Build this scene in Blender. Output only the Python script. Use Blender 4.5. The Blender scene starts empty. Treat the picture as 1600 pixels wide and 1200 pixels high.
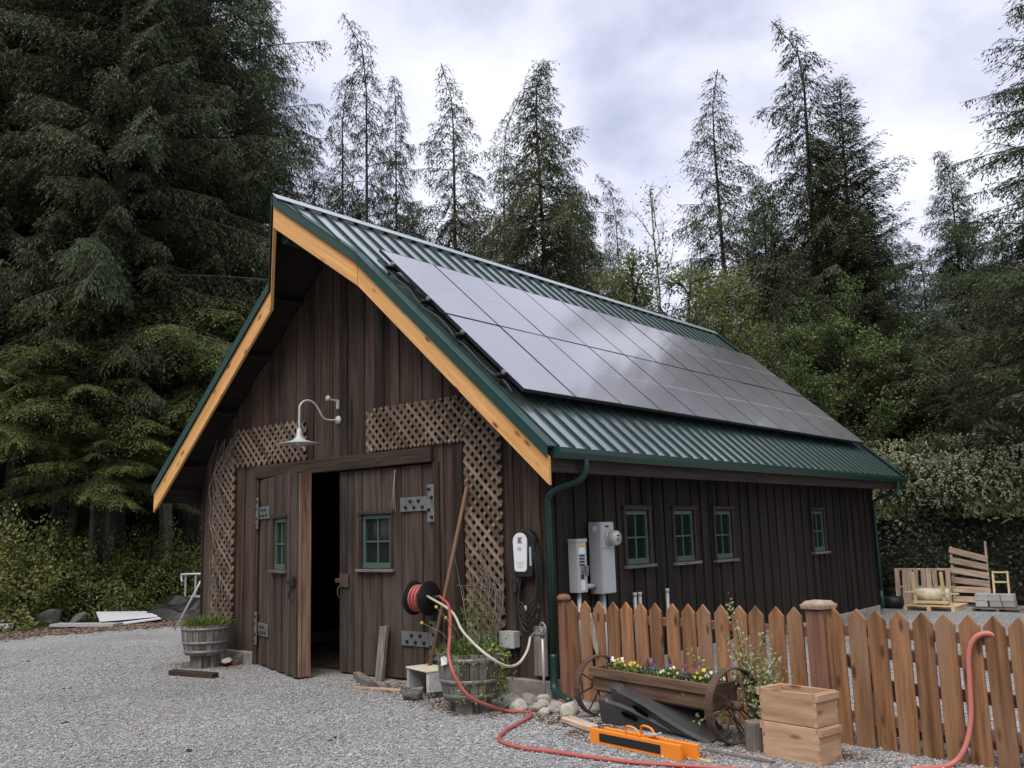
import bpy, math, random
import numpy as np
from mathutils import Matrix, Vector

# ------------------------------------------------------------------ camera, sky, sun, exposure
SC = bpy.context.scene
COL = SC.collection
YAW, PIT, ROL = -0.6898, 0.1598, -0.0293
CAM = Vector((5.5674, -7.2225, 1.55))
FW = Vector((math.sin(YAW)*math.cos(PIT), math.cos(YAW)*math.cos(PIT), math.sin(PIT)))
r0 = Vector((math.cos(YAW), -math.sin(YAW), 0)); u0 = r0.cross(FW)
RT = r0*math.cos(ROL) + u0*math.sin(ROL); UP = -r0*math.sin(ROL) + u0*math.cos(ROL)
def at(u, v, dist):                                           # photo direction (1600 px wide) and forward distance -> point in the place
    return CAM+(FW+RT*(u-800)/1444+UP*(600-v)/1444)*dist
cam = bpy.data.cameras.new('camera'); cam_o = bpy.data.objects.new('camera', cam); COL.objects.link(cam_o)
m = Matrix.Identity(4)
for i in range(3):
    m[i][0] = RT[i]; m[i][1] = UP[i]; m[i][2] = -FW[i]; m[i][3] = CAM[i]
cam_o.matrix_world = m
cam.sensor_width = 36; cam.lens = 36*1444.0/1600; cam.clip_start = 0.05; cam.clip_end = 3000
SC.camera = cam_o
SC.view_settings.view_transform = 'Standard'; SC.view_settings.look = 'None'
SC.view_settings.gamma = 1; SC.view_settings.exposure = 0.8
SUN_EL, SUN_AZ = math.radians(58), math.radians(163)      # azimuth clockwise from +y
world = bpy.data.worlds.new('World'); SC.world = world; world.use_nodes = True
nt = world.node_tree; nt.nodes.clear()
def wn(t, **k):
    n = nt.nodes.new(t)
    for a, b in k.items(): setattr(n, a, b)
    return n
out = wn('ShaderNodeOutputWorld'); bgd = wn('ShaderNodeBackground'); bgd.inputs[1].default_value = 0.1
sky = wn('ShaderNodeTexSky'); sky.sky_type = 'NISHITA'; sky.sun_disc = False
sky.sun_elevation = SUN_EL; sky.sun_rotation = SUN_AZ
tc = wn('ShaderNodeTexCoord'); mp = wn('ShaderNodeMapping'); mp.inputs['Scale'].default_value = (1.0, 1.0, 1.45)
mp.inputs['Location'].default_value = (0.37, 0.9, 0.25)
n1 = wn('ShaderNodeTexNoise'); n1.inputs['Scale'].default_value = 3.4; n1.inputs['Detail'].default_value = 6; n1.inputs['Roughness'].default_value = .52
n1.inputs['Distortion'].default_value = .12
cr = wn('ShaderNodeValToRGB')
e = cr.color_ramp.elements
e[0].position = .36; e[0].color = (3.2, 3.4, 4.4, 1)
e[1].position = .64; e[1].color = (6.1, 6.15, 6.8, 1)
e2 = cr.color_ramp.elements.new(.5); e2.color = (4.9, 5.0, 6.0, 1)
mx = wn('ShaderNodeMix', data_type='RGBA'); mx.inputs[0].default_value = .93
L = nt.links.new
L(tc.outputs['Generated'], mp.inputs[0]); L(mp.outputs[0], n1.inputs['Vector']); L(n1.outputs[0], cr.inputs[0])
L(sky.outputs[0], mx.inputs[6]); L(cr.outputs[0], mx.inputs[7])
# sky dimmed towards the unseen south (-y) to darken rib reflections, brighter to the north
sx_ = wn('ShaderNodeSeparateXYZ'); L(tc.outputs['Generated'], sx_.inputs[0])
mr = wn('ShaderNodeMapRange'); mr.inputs[1].default_value = -.9; mr.inputs[2].default_value = .35; mr.inputs[3].default_value = .75; mr.inputs[4].default_value = 1.06; L(sx_.outputs[1], mr.inputs[0])
vm = wn('ShaderNodeVectorMath', operation='SCALE'); L(mx.outputs[2], vm.inputs[0]); L(mr.outputs[0], vm.inputs['Scale']); L(vm.outputs[0], bgd.inputs[0]); L(bgd.outputs[0], out.inputs[0])
sl_ = bpy.data.lights.new('sun', 'SUN'); sl_.energy = 1.7; sl_.angle = math.radians(45); sl_.color = (1, .93, .83)
sun = bpy.data.objects.new('sun', sl_); COL.objects.link(sun)
sd = Vector((math.sin(SUN_AZ)*math.cos(SUN_EL), math.cos(SUN_AZ)*math.cos(SUN_EL), math.sin(SUN_EL)))
sun.rotation_euler = sd.to_track_quat('Z', 'Y').to_euler()

# ------------------------------------------------------------------ materials
MATS = {}
def nodes(name):
    m = bpy.data.materials.new(name); m.use_nodes = True
    t = m.node_tree; b = t.nodes['Principled BSDF']; MATS[name] = m
    def N(ty, **k):
        n = t.nodes.new(ty)
        for a, c in k.items():
            if a[0] == '_': n.inputs[int(a[1:])].default_value = c
            else: setattr(n, a, c)
        return n
    return m, t, b, N, t.links.new
def ramp(n, stops):
    e = n.color_ramp.elements
    e[0].position, e[0].color = stops[0][0], (*stops[0][1], 1)
    e[1].position, e[1].color = stops[-1][0], (*stops[-1][1], 1)
    for p, c in stops[1:-1]:
        x = e.new(p); x.color = (*c, 1)
def wood(name, dark, light, rough=.8, along=1.6, across=26, var=.5, knots=None, bump=.25, stain=None, ior=1.4):
    """Grain runs along the X of the point attribute 'gc'; every board has its own 'rnd'."""
    m, t, b, N, L = nodes(name)
    g = N('ShaderNodeAttribute', attribute_name='gc'); r = N('ShaderNodeAttribute', attribute_name='rnd')
    off = N('ShaderNodeVectorMath', operation='SCALE'); off.inputs[0].default_value = (17.3, 9.1, 5.7); L(r.outputs['Fac'], off.inputs['Scale'])
    add = N('ShaderNodeVectorMath', operation='ADD'); L(g.outputs['Vector'], add.inputs[0]); L(off.outputs[0], add.inputs[1])
    mp = N('ShaderNodeMapping'); mp.inputs['Scale'].default_value = (along, across, across); L(add.outputs[0], mp.inputs[0])
    n = N('ShaderNodeTexNoise'); n.inputs['Scale'].default_value = 1; n.inputs['Detail'].default_value = 8; n.inputs['Roughness'].default_value = .62
    L(mp.outputs[0], n.inputs['Vector'])
    c = N('ShaderNodeValToRGB'); ramp(c, [(.3, dark), (.72, light)]); L(n.outputs[0], c.inputs[0])
    h = N('ShaderNodeHueSaturation'); L(c.outputs[0], h.inputs['Color'])
    v = N('ShaderNodeMapRange'); L(r.outputs['Fac'], v.inputs[0]); v.inputs[3].default_value = 1-var; v.inputs[4].default_value = 1+var
    L(v.outputs[0], h.inputs['Value'])
    col = h.outputs[0]
    if stain:                                                     # broad weather patches
        n2 = N('ShaderNodeTexNoise'); n2.inputs['Scale'].default_value = 1.0; n2.inputs['Detail'].default_value = 4
        mp2 = N('ShaderNodeMapping'); mp2.inputs['Scale'].default_value = (.9, 5, 5); L(add.outputs[0], mp2.inputs[0]); L(mp2.outputs[0], n2.inputs['Vector'])
        c2 = N('ShaderNodeValToRGB'); ramp(c2, [(.48, (0, 0, 0)), (.72, (1, 1, 1))]); L(n2.outputs[0], c2.inputs[0])
        x = N('ShaderNodeMix', data_type='RGBA'); L(c2.outputs[0], x.inputs[0]); L(col, x.inputs[6]); x.inputs[7].default_value = (*stain, 1)
        col = x.outputs[2]
    if knots:
        mp3 = N('ShaderNodeMapping'); mp3.inputs['Scale'].default_value = (3.2, 9, 9); L(add.outputs[0], mp3.inputs[0])
        vo = N('ShaderNodeTexVoronoi'); vo.inputs['Scale'].default_value = 1; L(mp3.outputs[0], vo.inputs['Vector'])
        c3 = N('ShaderNodeValToRGB'); ramp(c3, [(.09, (1, 1, 1)), (.21, (0, 0, 0))]); L(vo.outputs[0], c3.inputs[0])
        x = N('ShaderNodeMix', data_type='RGBA'); L(c3.outputs[0], x.inputs[0]); L(col, x.inputs[6]); x.inputs[7].default_value = (*knots, 1)
        col = x.outputs[2]
    L(col, b.inputs['Base Color']); b.inputs['Roughness'].default_value = rough; b.inputs['IOR'].default_value = ior
    bp = N('ShaderNodeBump'); bp.inputs['Strength'].default_value = bump; bp.inputs['Distance'].default_value = .01
    L(n.outputs[0], bp.inputs['Height']); L(bp.outputs[0], b.inputs['Normal'])
    return m
def paint(name, col, rough=.5, metal=0, ior=1.5, var=.12, scale=6, dirt=None, bump=.05, dirt_at=(.5, .75)):
    m, t, b, N, L = nodes(name)
    g = N('ShaderNodeTexCoord'); r = N('ShaderNodeAttribute', attribute_name='rnd')
    n = N('ShaderNodeTexNoise'); n.inputs['Scale'].default_value = scale; n.inputs['Detail'].default_value = 6; L(g.outputs['Object'], n.inputs['Vector'])
    h = N('ShaderNodeHueSaturation'); h.inputs['Color'].default_value = (*col, 1)
    a = N('ShaderNodeMath', operation='ADD'); L(n.outputs[0], a.inputs[0]); L(r.outputs['Fac'], a.inputs[1])
    v = N('ShaderNodeMapRange'); L(a.outputs[0], v.inputs[0]); v.inputs[1].default_value = .2; v.inputs[2].default_value = 1.5
    v.inputs[3].default_value = 1-var; v.inputs[4].default_value = 1+var
    L(v.outputs[0], h.inputs['Value']); c = h.outputs[0]
    if dirt:
        c2 = N('ShaderNodeValToRGB'); ramp(c2, [(dirt_at[0], (0, 0, 0)), (dirt_at[1], (1, 1, 1))]); L(n.outputs[0], c2.inputs[0])
        x = N('ShaderNodeMix', data_type='RGBA'); L(c2.outputs[0], x.inputs[0]); L(c, x.inputs[6]); x.inputs[7].default_value = (*dirt, 1); c = x.outputs[2]
    L(c, b.inputs['Base Color']); b.inputs['Roughness'].default_value = rough; b.inputs['Metallic'].default_value = metal; b.inputs['IOR'].default_value = ior
    if bump:
        bp = N('ShaderNodeBump'); bp.inputs['Strength'].default_value = bump; bp.inputs['Distance'].default_value = .02
        n2 = N('ShaderNodeTexNoise'); n2.inputs['Scale'].default_value = scale*7; n2.inputs['Detail'].default_value = 4; L(g.outputs['Object'], n2.inputs['Vector'])
        L(n2.outputs[0], bp.inputs['Height']); L(bp.outputs[0], b.inputs['Normal'])
    return m
def leafy(name, stops, rough=.6, trans=.25):
    """Leaf colour differs leaf by leaf through 'rnd'."""
    m, t, b, N, L = nodes(name)
    r = N('ShaderNodeAttribute', attribute_name='rnd'); o = N('ShaderNodeObjectInfo')
    a = N('ShaderNodeMath', operation='MULTIPLY_ADD'); L(o.outputs['Random'], a.inputs[0]); a.inputs[1].default_value = .3; a.inputs[2].default_value = -.15
    a2 = N('ShaderNodeMath', operation='ADD'); L(r.outputs['Fac'], a2.inputs[0]); L(a.outputs[0], a2.inputs[1])
    c = N('ShaderNodeValToRGB'); ramp(c, stops); L(a2.outputs[0], c.inputs[0]); L(c.outputs[0], b.inputs['Base Color'])
    b.inputs['Roughness'].default_value = rough
    tr = N('ShaderNodeBsdfTranslucent'); L(c.outputs[0], tr.inputs[0])
    mx = N('ShaderNodeMixShader'); mx.inputs[0].default_value = trans; L(b.outputs[0], mx.inputs[1]); L(tr.outputs[0], mx.inputs[2])
    L(mx.outputs[0], t.nodes['Material Output'].inputs[0])
    return m
def stone(name, c1, c2, scale=9, spots=(.5, .5, .5)):
    m, t, b, N, L = nodes(name)
    g = N('ShaderNodeTexCoord'); r = N('ShaderNodeAttribute', attribute_name='rnd')
    n = N('ShaderNodeTexNoise'); n.inputs['Scale'].default_value = scale; n.inputs['Detail'].default_value = 9; n.inputs['Roughness'].default_value = .65
    L(g.outputs['Object'], n.inputs['Vector'])
    c = N('ShaderNodeValToRGB'); ramp(c, [(.35, c1), (.68, c2)]); L(n.outputs[0], c.inputs[0])
    h = N('ShaderNodeHueSaturation'); L(c.outputs[0], h.inputs['Color'])
    v = N('ShaderNodeMapRange'); L(r.outputs['Fac'], v.inputs[0]); v.inputs[3].default_value = .65; v.inputs[4].default_value = 1.35; L(v.outputs[0], h.inputs['Value'])
    L(h.outputs[0], b.inputs['Base Color']); b.inputs['Roughness'].default_value = .9
    bp = N('ShaderNodeBump'); bp.inputs['Strength'].default_value = .5; bp.inputs['Distance'].default_value = .02; L(n.outputs[0], bp.inputs['Height']); L(bp.outputs[0], b.inputs['Normal'])
    return m
def ground_mat(name, cs, scale, bump, big=.35, patch=None, speck=True):
    """Crushed stone: cells of random grey, bumped, with broad drifts of tone."""
    m, t, b, N, L = nodes(name)
    g = N('ShaderNodeNewGeometry')
    vo = N('ShaderNodeTexVoronoi'); vo.inputs['Scale'].default_value = scale; vo.inputs['Randomness'].default_value = 1; L(g.outputs['Position'], vo.inputs['Vector'])
    bw = N('ShaderNodeSeparateColor'); L(vo.outputs['Color'], bw.inputs[0])
    c = N('ShaderNodeValToRGB'); ramp(c, cs); L(bw.outputs[0], c.inputs[0])
    n = N('ShaderNodeTexNoise'); n.inputs['Scale'].default_value = big; n.inputs['Detail'].default_value = 7; n.inputs['Roughness'].default_value = .6; L(g.outputs['Position'], n.inputs['Vector'])
    v = N('ShaderNodeMapRange'); L(n.outputs[0], v.inputs[0]); v.inputs[1].default_value = .3; v.inputs[2].default_value = .7; v.inputs[3].default_value = .72; v.inputs[4].default_value = 1.22
    h = N('ShaderNodeHueSaturation'); L(c.outputs[0], h.inputs['Color']); L(v.outputs[0], h.inputs['Value']); col = h.outputs[0]
    if patch:
        n3 = N('ShaderNodeTexNoise'); n3.inputs['Scale'].default_value = 1.1; n3.inputs['Detail'].default_value = 8; n3.inputs['Roughness'].default_value = .7; L(g.outputs['Position'], n3.inputs['Vector'])
        c2 = N('ShaderNodeValToRGB'); ramp(c2, [(.50, (0, 0, 0)), (.72, (.75, .75, .75))]); L(n3.outputs[0], c2.inputs[0])
        x = N('ShaderNodeMix', data_type='RGBA'); L(c2.outputs[0], x.inputs[0]); L(col, x.inputs[6]); x.inputs[7].default_value = (*patch, 1); col = x.outputs[2]
    L(col, b.inputs['Base Color']); b.inputs['Roughness'].default_value = .95
    b.inputs['IOR'].default_value = 1.3
    bp = N('ShaderNodeBump'); bp.inputs['Strength'].default_value = bump; bp.inputs['Distance'].default_value = .012; bp.invert = True
    L(vo.outputs[0], bp.inputs['Height']); L(bp.outputs[0], b.inputs['Normal'])
    return m

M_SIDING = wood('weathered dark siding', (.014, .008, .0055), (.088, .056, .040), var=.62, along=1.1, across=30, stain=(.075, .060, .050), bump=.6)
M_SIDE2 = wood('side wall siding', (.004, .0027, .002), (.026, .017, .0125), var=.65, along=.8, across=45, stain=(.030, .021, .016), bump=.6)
M_DOOR = wood('weathered door boards', (.02, .013, .009), (.105, .074, .056), var=.4, along=1.1, across=28, stain=(.085, .075, .068), bump=.6)
M_EDGE = wood('rust red door edge', (.10, .045, .03), (.30, .19, .14), var=.2, along=2, across=30)
M_TRIM = wood('dark trim timber', (.018, .012, .009), (.075, .049, .038), var=.2, along=2, across=30, bump=.4)
M_FIR = wood('new fir boards', (.54, .25, .075), (.84, .50, .20), var=.05, along=.9, across=22, knots=(.18, .06, .025), bump=.12, rough=.62, stain=(.66, .36, .13))
M_SOFFIT = wood('dark soffit boards', (.012, .009, .009), (.04, .028, .024), var=.3)
M_LATT = wood('lattice laths', (.065, .046, .034), (.29, .215, .155), var=.5, along=4, across=40)
M_CEDAR = wood('cedar pickets', (.13, .058, .026), (.40, .205, .10), var=.28, along=1.8, across=26, knots=(.09, .04, .02), rough=.65, stain=(.30, .19, .12))
M_CEDARP = wood('red cedar post', (.13, .06, .04), (.33, .17, .115), var=.1, along=1.5, across=26)
M_CAP = wood('pale post cap', (.26, .18, .12), (.50, .38, .28), var=.1, along=6, across=30)
M_PINE = wood('bare pine box', (.34, .20, .115), (.60, .41, .27), var=.22, along=2, across=20, knots=(.2, .1, .05))
M_PALLET = wood('pallet boards', (.28, .19, .14), (.62, .48, .38), var=.25, along=3, across=30)
M_NEWPAL = wood('fresh pallet wood', (.5, .36, .2), (.8, .64, .4), var=.2, along=3, across=30)
M_GREYW = wood('grey weathered plank', (.09, .075, .065), (.27, .24, .21), var=.3, along=3, across=36)
M_BARREL = wood('silvered barrel staves', (.09, .082, .075), (.30, .28, .26), var=.3, along=4, across=30, stain=(.07, .055, .045))
M_PLANTER = wood('planter box wood', (.07, .04, .026), (.20, .125, .085), var=.15, along=2.5, across=30)
M_BARK = wood('bark', (.022, .018, .015), (.095, .08, .068), var=.2, along=2.5, across=9, bump=1)
M_TWIG = wood('twig', (.03, .024, .018), (.09, .07, .055), var=.3)
M_PALETWIG = wood('pale twig', (.10, .085, .075), (.24, .21, .18), var=.3)
M_HANDLE = wood('old handle', (.11, .055, .035), (.28, .16, .11), var=.1, along=1, across=40)
M_GREEN = paint('green metal roof', (.30, .35, .345), .28, .85, 1.6, var=.06, scale=3, bump=0)
_b = M_GREEN.node_tree.nodes['Principled BSDF']; _b.inputs['Coat Weight'].default_value = 1; _b.inputs['Coat Roughness'].default_value = .16; _b.inputs['Coat IOR'].default_value = 3.2
M_GREENT = paint('green trim metal', (.009, .045, .036), .4, 0, 1.5, var=.1)
M_SEAM = paint('seam green with dark reflections', (.010, .034, .029), .6, 0, 1.35, var=.1, bump=0)  # same paint as the roof; the seams' dark reflections are put into the colour
M_RIDGE = paint('pale ridge metal', (.5, .56, .57), .3, .6, 1.8, var=.08)
M_SASH = paint('green sash paint', (.062, .112, .096), .5, var=.15, scale=20)
M_GALV = paint('galvanised steel', (.20, .20, .20), .55, .3, var=.2, scale=14, dirt=(.11, .10, .095))
M_GREYBOX = paint('grey enamel', (.45, .47, .475), .45, .1, var=.08, scale=8)
M_METER = paint('meter cover', (.48, .49, .48), .25, .1, var=.05)
M_WHITE = paint('white plastic', (.82, .83, .86), .3, var=.03)
M_OFFW = paint('painted lamp grey', (.50, .53, .53), .4, var=.1, scale=20)
M_BLACK = paint('black rubber', (.012, .012, .013), .5, var=.2)
M_PLAST = paint('black plastic ramp', (.05, .051, .054), .45, var=.25, scale=5, dirt=(.055, .052, .05), dirt_at=(.55, .8), bump=.12)
M_ORANGE = paint('orange enamel', (.88, .27, .025), .45, var=.05)
M_REDH = paint('red rubber hose', (.42, .10, .085), .5, var=.15, scale=5)
M_PINKH = paint('faded pink hose', (.56, .19, .155), .55, var=.08)
M_WHH = paint('dirty white hose', (.50, .48, .40), .5, var=.15)
M_RUST = paint('rusty steel', (.085, .055, .042), .75, .2, var=.35, scale=18, dirt=(.16, .09, .06), bump=.3)
M_CONC = stone('concrete', (.22, .20, .18), (.42, .40, .37), 6)
M_BLOCK = stone('concrete block', (.30, .31, .31), (.44, .45, .45), 16)
M_ROCK = stone('pale river stone', (.26, .24, .21), (.55, .52, .46), 7)
M_DARKR = stone('mossy grey stone', (.05, .05, .045), (.17, .17, .155), 6)
M_BRICK = stone('red brick', (.16, .06, .045), (.32, .14, .10), 12)
M_CREAM = paint('cream paint', (.62, .58, .44), .6, var=.15, scale=12, dirt=(.4, .36, .26))
M_CLOTH = paint('faded cloth', (.33, .275, .215), .9, var=.15, scale=30)
M_SOIL = stone('potting soil', (.02, .014, .01), (.06, .045, .035), 30)
M_GRAVEL = ground_mat('crushed grey gravel', [(0, (.13, .132, .135)), (.5, (.295, .30, .303)), (.85, (.44, .445, .448)), (1, (.68, .685, .69))], 66, 1.0, patch=(.33, .305, .27))
M_DIRT = ground_mat('forest floor', [(0, (.02, .014, .01)), (.6, (.07, .045, .032)), (1, (.16, .10, .07))], 22, .8)
M_CHIP = wood('wood chips', (.08, .055, .042), (.26, .18, .14), var=.7)
M_PEB = stone('gravel stones', (.22, .223, .227), (.49, .495, .50), 40)
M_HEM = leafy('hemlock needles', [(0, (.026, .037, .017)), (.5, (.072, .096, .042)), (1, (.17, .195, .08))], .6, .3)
M_HEMB = leafy('bright hemlock needles', [(0, (.06, .085, .03)), (.5, (.14, .18, .055)), (1, (.26, .30, .10))], .6, .3)
M_ALDER = leafy('spring leaves', [(0, (.08, .11, .035)), (.5, (.19, .23, .08)), (1, (.36, .38, .17))], .5, .4)
M_DLEAF = leafy('mid green maple leaves', [(0, (.035, .055, .02)), (.5, (.10, .145, .05)), (1, (.22, .26, .09))], .5, .35)  # the maple's own mid green
M_SALAL = leafy('salal leaves', [(0, (.06, .075, .02)), (.5, (.17, .195, .055)), (1, (.36, .36, .11))], .45, .25)
M_LAUREL = leafy('laurel leaves', [(0, (.05, .065, .03)), (.5, (.17, .20, .10)), (1, (.36, .39, .24))], .4, .25)
M_IVY = leafy('clipped hedge leaves', [(0, (.016, .022, .012)), (.6, (.05, .062, .03)), (1, (.14, .15, .08))], .55, .15)
M_BLOS = leafy('cream blossom', [(0, (.22, .25, .15)), (1, (.52, .54, .38))], .7, .3)
M_GRASS = leafy('fresh green blades', [(0, (.05, .08, .015)), (.6, (.16, .22, .04)), (1, (.36, .42, .09))], .5, .3)
M_BLADE = leafy('grey green blades', [(0, (.05, .08, .05)), (1, (.17, .22, .15))], .5, .2)
M_PALEL = leafy('pale vine leaves', [(0, (.18, .22, .08)), (1, (.52, .55, .32))], .5, .35)
M_PET = {k: paint(k+' petals', c, .6, var=.1) for k, c in dict(yellow=(.70, .50, .06), purple=(.11, .06, .32), white=(.8, .78, .75), maroon=(.14, .02, .06)).items()}
def glass_mat():
    m, t, b, N, L = nodes('dark window glass')
    b.inputs['Base Color'].default_value = (.012, .016, .016, 1); b.inputs['Roughness'].default_value = .06; b.inputs['IOR'].default_value = 1.55
    g = N('ShaderNodeTexCoord'); n = N('ShaderNodeTexNoise'); n.inputs['Scale'].default_value = 5; L(g.outputs['Object'], n.inputs['Vector'])
    bp = N('ShaderNodeBump'); bp.inputs['Strength'].default_value = .06; L(n.outputs[0], bp.inputs['Height']); L(bp.outputs[0], b.inputs['Normal'])
    return m
M_GLASS = glass_mat()
def solar_mat():
    m, t, b, N, L = nodes('solar cell glass')
    g = N('ShaderNodeTexCoord'); br = N('ShaderNodeTexBrick'); br.offset = 0; br.inputs['Scale'].default_value = 1
    br.inputs['Color1'].default_value = (.50, .485, .48, 1); br.inputs['Color2'].default_value = (.53, .51, .50, 1); br.inputs['Mortar'].default_value = (.63, .61, .60, 1)
    br.inputs['Brick Width'].default_value = .139; br.inputs['Row Height'].default_value = .0695; br.inputs['Mortar Size'].default_value = .0012
    L(g.outputs['Object'], br.inputs['Vector']); L(br.outputs[0], b.inputs['Base Color'])
    b.inputs['Roughness'].default_value = .36; b.inputs['Metallic'].default_value = .92; b.inputs['IOR'].default_value = 1.5
    b.inputs['Coat Weight'].default_value = 1; b.inputs['Coat Roughness'].default_value = .09; b.inputs['Coat IOR'].default_value = 2.2
    return m
M_SOLAR = solar_mat()
M_PFRAME = paint('black anodised frame', (.02, .02, .022), .35, .4, 1.6)
M_PLINE = paint('pale busbar line', (.5, .5, .5), .4)
M_BLUE = paint('blue tap paint', (.25, .33, .5), .4)
M_STICK = paint('label white', (.75, .76, .78), .5); M_STORG = paint('label orange', (.75, .42, .08), .5); M_STBLK = paint('label black', (.02, .02, .022), .5); M_HOLE = paint('painted hollow shade', (.003, .003, .003), .95, var=.02, bump=0, ior=1.1)
M_STGRN = paint('label green', (.10, .22, .08), .5); M_STGRY = paint('label grey', (.42, .43, .45), .5)

# ------------------------------------------------------------------ mesh builder
RNG = random.Random(7)
def basis(x, up=Vector((0, 0, 1))):
    x = Vector(x).normalized(); up = Vector(up)
    if abs(x.dot(up.normalized())) > .98: up = Vector((0, 1, 0)) if abs(x.y) < .9 else Vector((1, 0, 0))
    y = up.cross(x).normalized(); z = x.cross(y)
    return x, y, z
class MB:
    def __init__(s): s.v = []; s.f = []; s.g = []; s.r = []
    def raw(s, vs, fs, gc=None, rnd=None):
        k = len(s.v); rnd = RNG.random() if rnd is None else rnd
        s.v += [tuple(p) for p in vs]; s.f += [tuple(i+k for i in f) for f in fs]
        s.g += [tuple(p) for p in (gc or vs)]; s.r += [rnd]*len(vs)
        return s
    def box(s, c, d, ax=None, rnd=None, grain=None):
        X, Y, Z = ax or (Vector((1, 0, 0)), Vector((0, 1, 0)), Vector((0, 0, 1)))
        c = Vector(c); d = [q/2 for q in d]
        o = sorted(range(3), key=lambda i: -d[i]) if grain is None else [grain]+[i for i in range(3) if i != grain]
        vs = []; gs = []
        for a in (-1, 1):
            for b in (-1, 1):
                for e in (-1, 1):
                    l = (a*d[0], b*d[1], e*d[2]); vs.append(c+X*l[0]+Y*l[1]+Z*l[2]); gs.append((l[o[0]], l[o[1]], l[o[2]]))
        return s.raw(vs, [(0, 1, 3, 2), (4, 6, 7, 5), (0, 4, 5, 1), (2, 3, 7, 6), (0, 2, 6, 4), (1, 5, 7, 3)], gs, rnd)
    def bb(s, a, b, rnd=None, grain=None):                   # axis box from corner to corner
        a = Vector(a); b = Vector(b); d = b-a
        return s.box((a+b)/2, [abs(q) for q in d], None, rnd, grain)
    def beam(s, p, q, w, h, up=(0, 0, 1), rnd=None):
        p = Vector(p); q = Vector(q); ax = basis(q-p, up)
        return s.box((p+q)/2, ((q-p).length, w, h), ax, rnd, 0)
    def hexa(s, a, b, rnd=None, gd=(0, 0, 1)):               # two 4-point loops joined
        vs = [Vector(p) for p in a]+[Vector(p) for p in b]
        X, Y, Z = basis(gd); gs = [(p.dot(X), p.dot(Y), p.dot(Z)) for p in vs]
        return s.raw(vs, [(3, 2, 1, 0), (4, 5, 6, 7), (0, 1, 5, 4), (1, 2, 6, 5), (2, 3, 7, 6), (3, 0, 4, 7)], gs, rnd)
    def prism(s, poly, off, gd=(0, 0, 1), rnd=None):
        n = len(poly); a = [Vector(p) for p in poly]; b = [p+Vector(off) for p in a]; vs = a+b
        X, Y, Z = basis(gd); gs = [(p.dot(X), p.dot(Y), p.dot(Z)) for p in vs]
        fs = [tuple(range(n))[::-1], tuple(range(n, 2*n))]+[(i, (i+1) % n, (i+1) % n+n, i+n) for i in range(n)]
        return s.raw(vs, fs, gs, rnd)
    def tube(s, pts, r, n=8, rnd=None, cap=True):
        pts = [Vector(p) for p in pts]; k = len(pts); rs = r if isinstance(r, (list, tuple)) else [r]*k
        vs = []; gs = []; prev = None; dist = 0
        for i, p in enumerate(pts):
            t = (pts[min(i+1, k-1)]-pts[max(i-1, 0)]).normalized()
            if prev is None: _, y, z = basis(t)
            else:
                y = (prev-t*prev.dot(t)).normalized(); z = t.cross(y)
            prev = y
            if i: dist += (p-pts[i-1]).length
            for j in range(n):
                a = 2*math.pi*j/n; vs.append(p+(y*math.cos(a)+z*math.sin(a))*rs[i]); gs.append((dist, math.cos(a)*rs[i], math.sin(a)*rs[i]))
        fs = [(i*n+j, i*n+(j+1) % n, (i+1)*n+(j+1) % n, (i+1)*n+j) for i in range(k-1) for j in range(n)]
        if cap: fs += [tuple(range(n))[::-1], tuple(range((k-1)*n, k*n))]
        return s.raw(vs, fs, gs, rnd)
    def lathe(s, prof, c, n=24, ax=None, rnd=None):
        X, Y, Z = ax or (Vector((1, 0, 0)), Vector((0, 1, 0)), Vector((0, 0, 1))); c = Vector(c); vs = []; gs = []
        for r, z in prof:
            for j in range(n):
                a = 2*math.pi*j/n; vs.append(c+(X*math.cos(a)+Y*math.sin(a))*r+Z*z); gs.append((z, r*a, 0))
        k = len(prof)
        fs = [(i*n+j, i*n+(j+1) % n, (i+1)*n+(j+1) % n, (i+1)*n+j) for i in range(k-1) for j in range(n)]
        fs += [tuple(range(n))[::-1], tuple(range((k-1)*n, k*n))]
        return s.raw(vs, fs, gs, rnd)
    def build(s, name, mat, parent=None, smooth=False, bevel=0, seg=1):
        o0 = Vector(ORG.get(parent.name, (0, 0, 0))) if parent else Vector(s.org) if hasattr(s, 'org') else Vector((0, 0, 0))
        me = bpy.data.meshes.new(name)
        me.from_pydata([tuple(Vector(p)-o0) for p in s.v], [], s.f)
        a = me.attributes.new('gc', 'FLOAT_VECTOR', 'POINT'); a.data.foreach_set('vector', np.array(s.g, dtype=np.float32).ravel())
        a = me.attributes.new('rnd', 'FLOAT', 'POINT'); a.data.foreach_set('value', np.array(s.r, dtype=np.float32))
        me.materials.append(mat)
        if smooth: me.shade_smooth()
        me.update()
        o = bpy.data.objects.new(name, me); COL.objects.link(o)
        if parent: o.parent = parent; ORG[o.name] = tuple(o0)
        else: o.location = o0; ORG[o.name] = tuple(o0)
        if bevel:
            b = o.modifiers.new('bevel', 'BEVEL'); b.width = bevel; b.segments = seg; b.limit_method = 'ANGLE'
        return o
ORG = {}
def tag(o, label=None, cat=None, group=None, kind=None):
    if label: o['label'] = label
    if cat: o['category'] = cat
    if group: o['group'] = group
    if kind: o['kind'] = kind
    return o
def thing(name, label, cat, loc=(0, 0, 0), group=None):
    o = bpy.data.objects.new(name, None); COL.objects.link(o); o.location = loc; o.empty_display_size = .1
    ORG[o.name] = tuple(loc); return tag(o, label, cat, group)
def mb(org=None):
    b = MB()
    if org is not None: b.org = org
    return b
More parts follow.
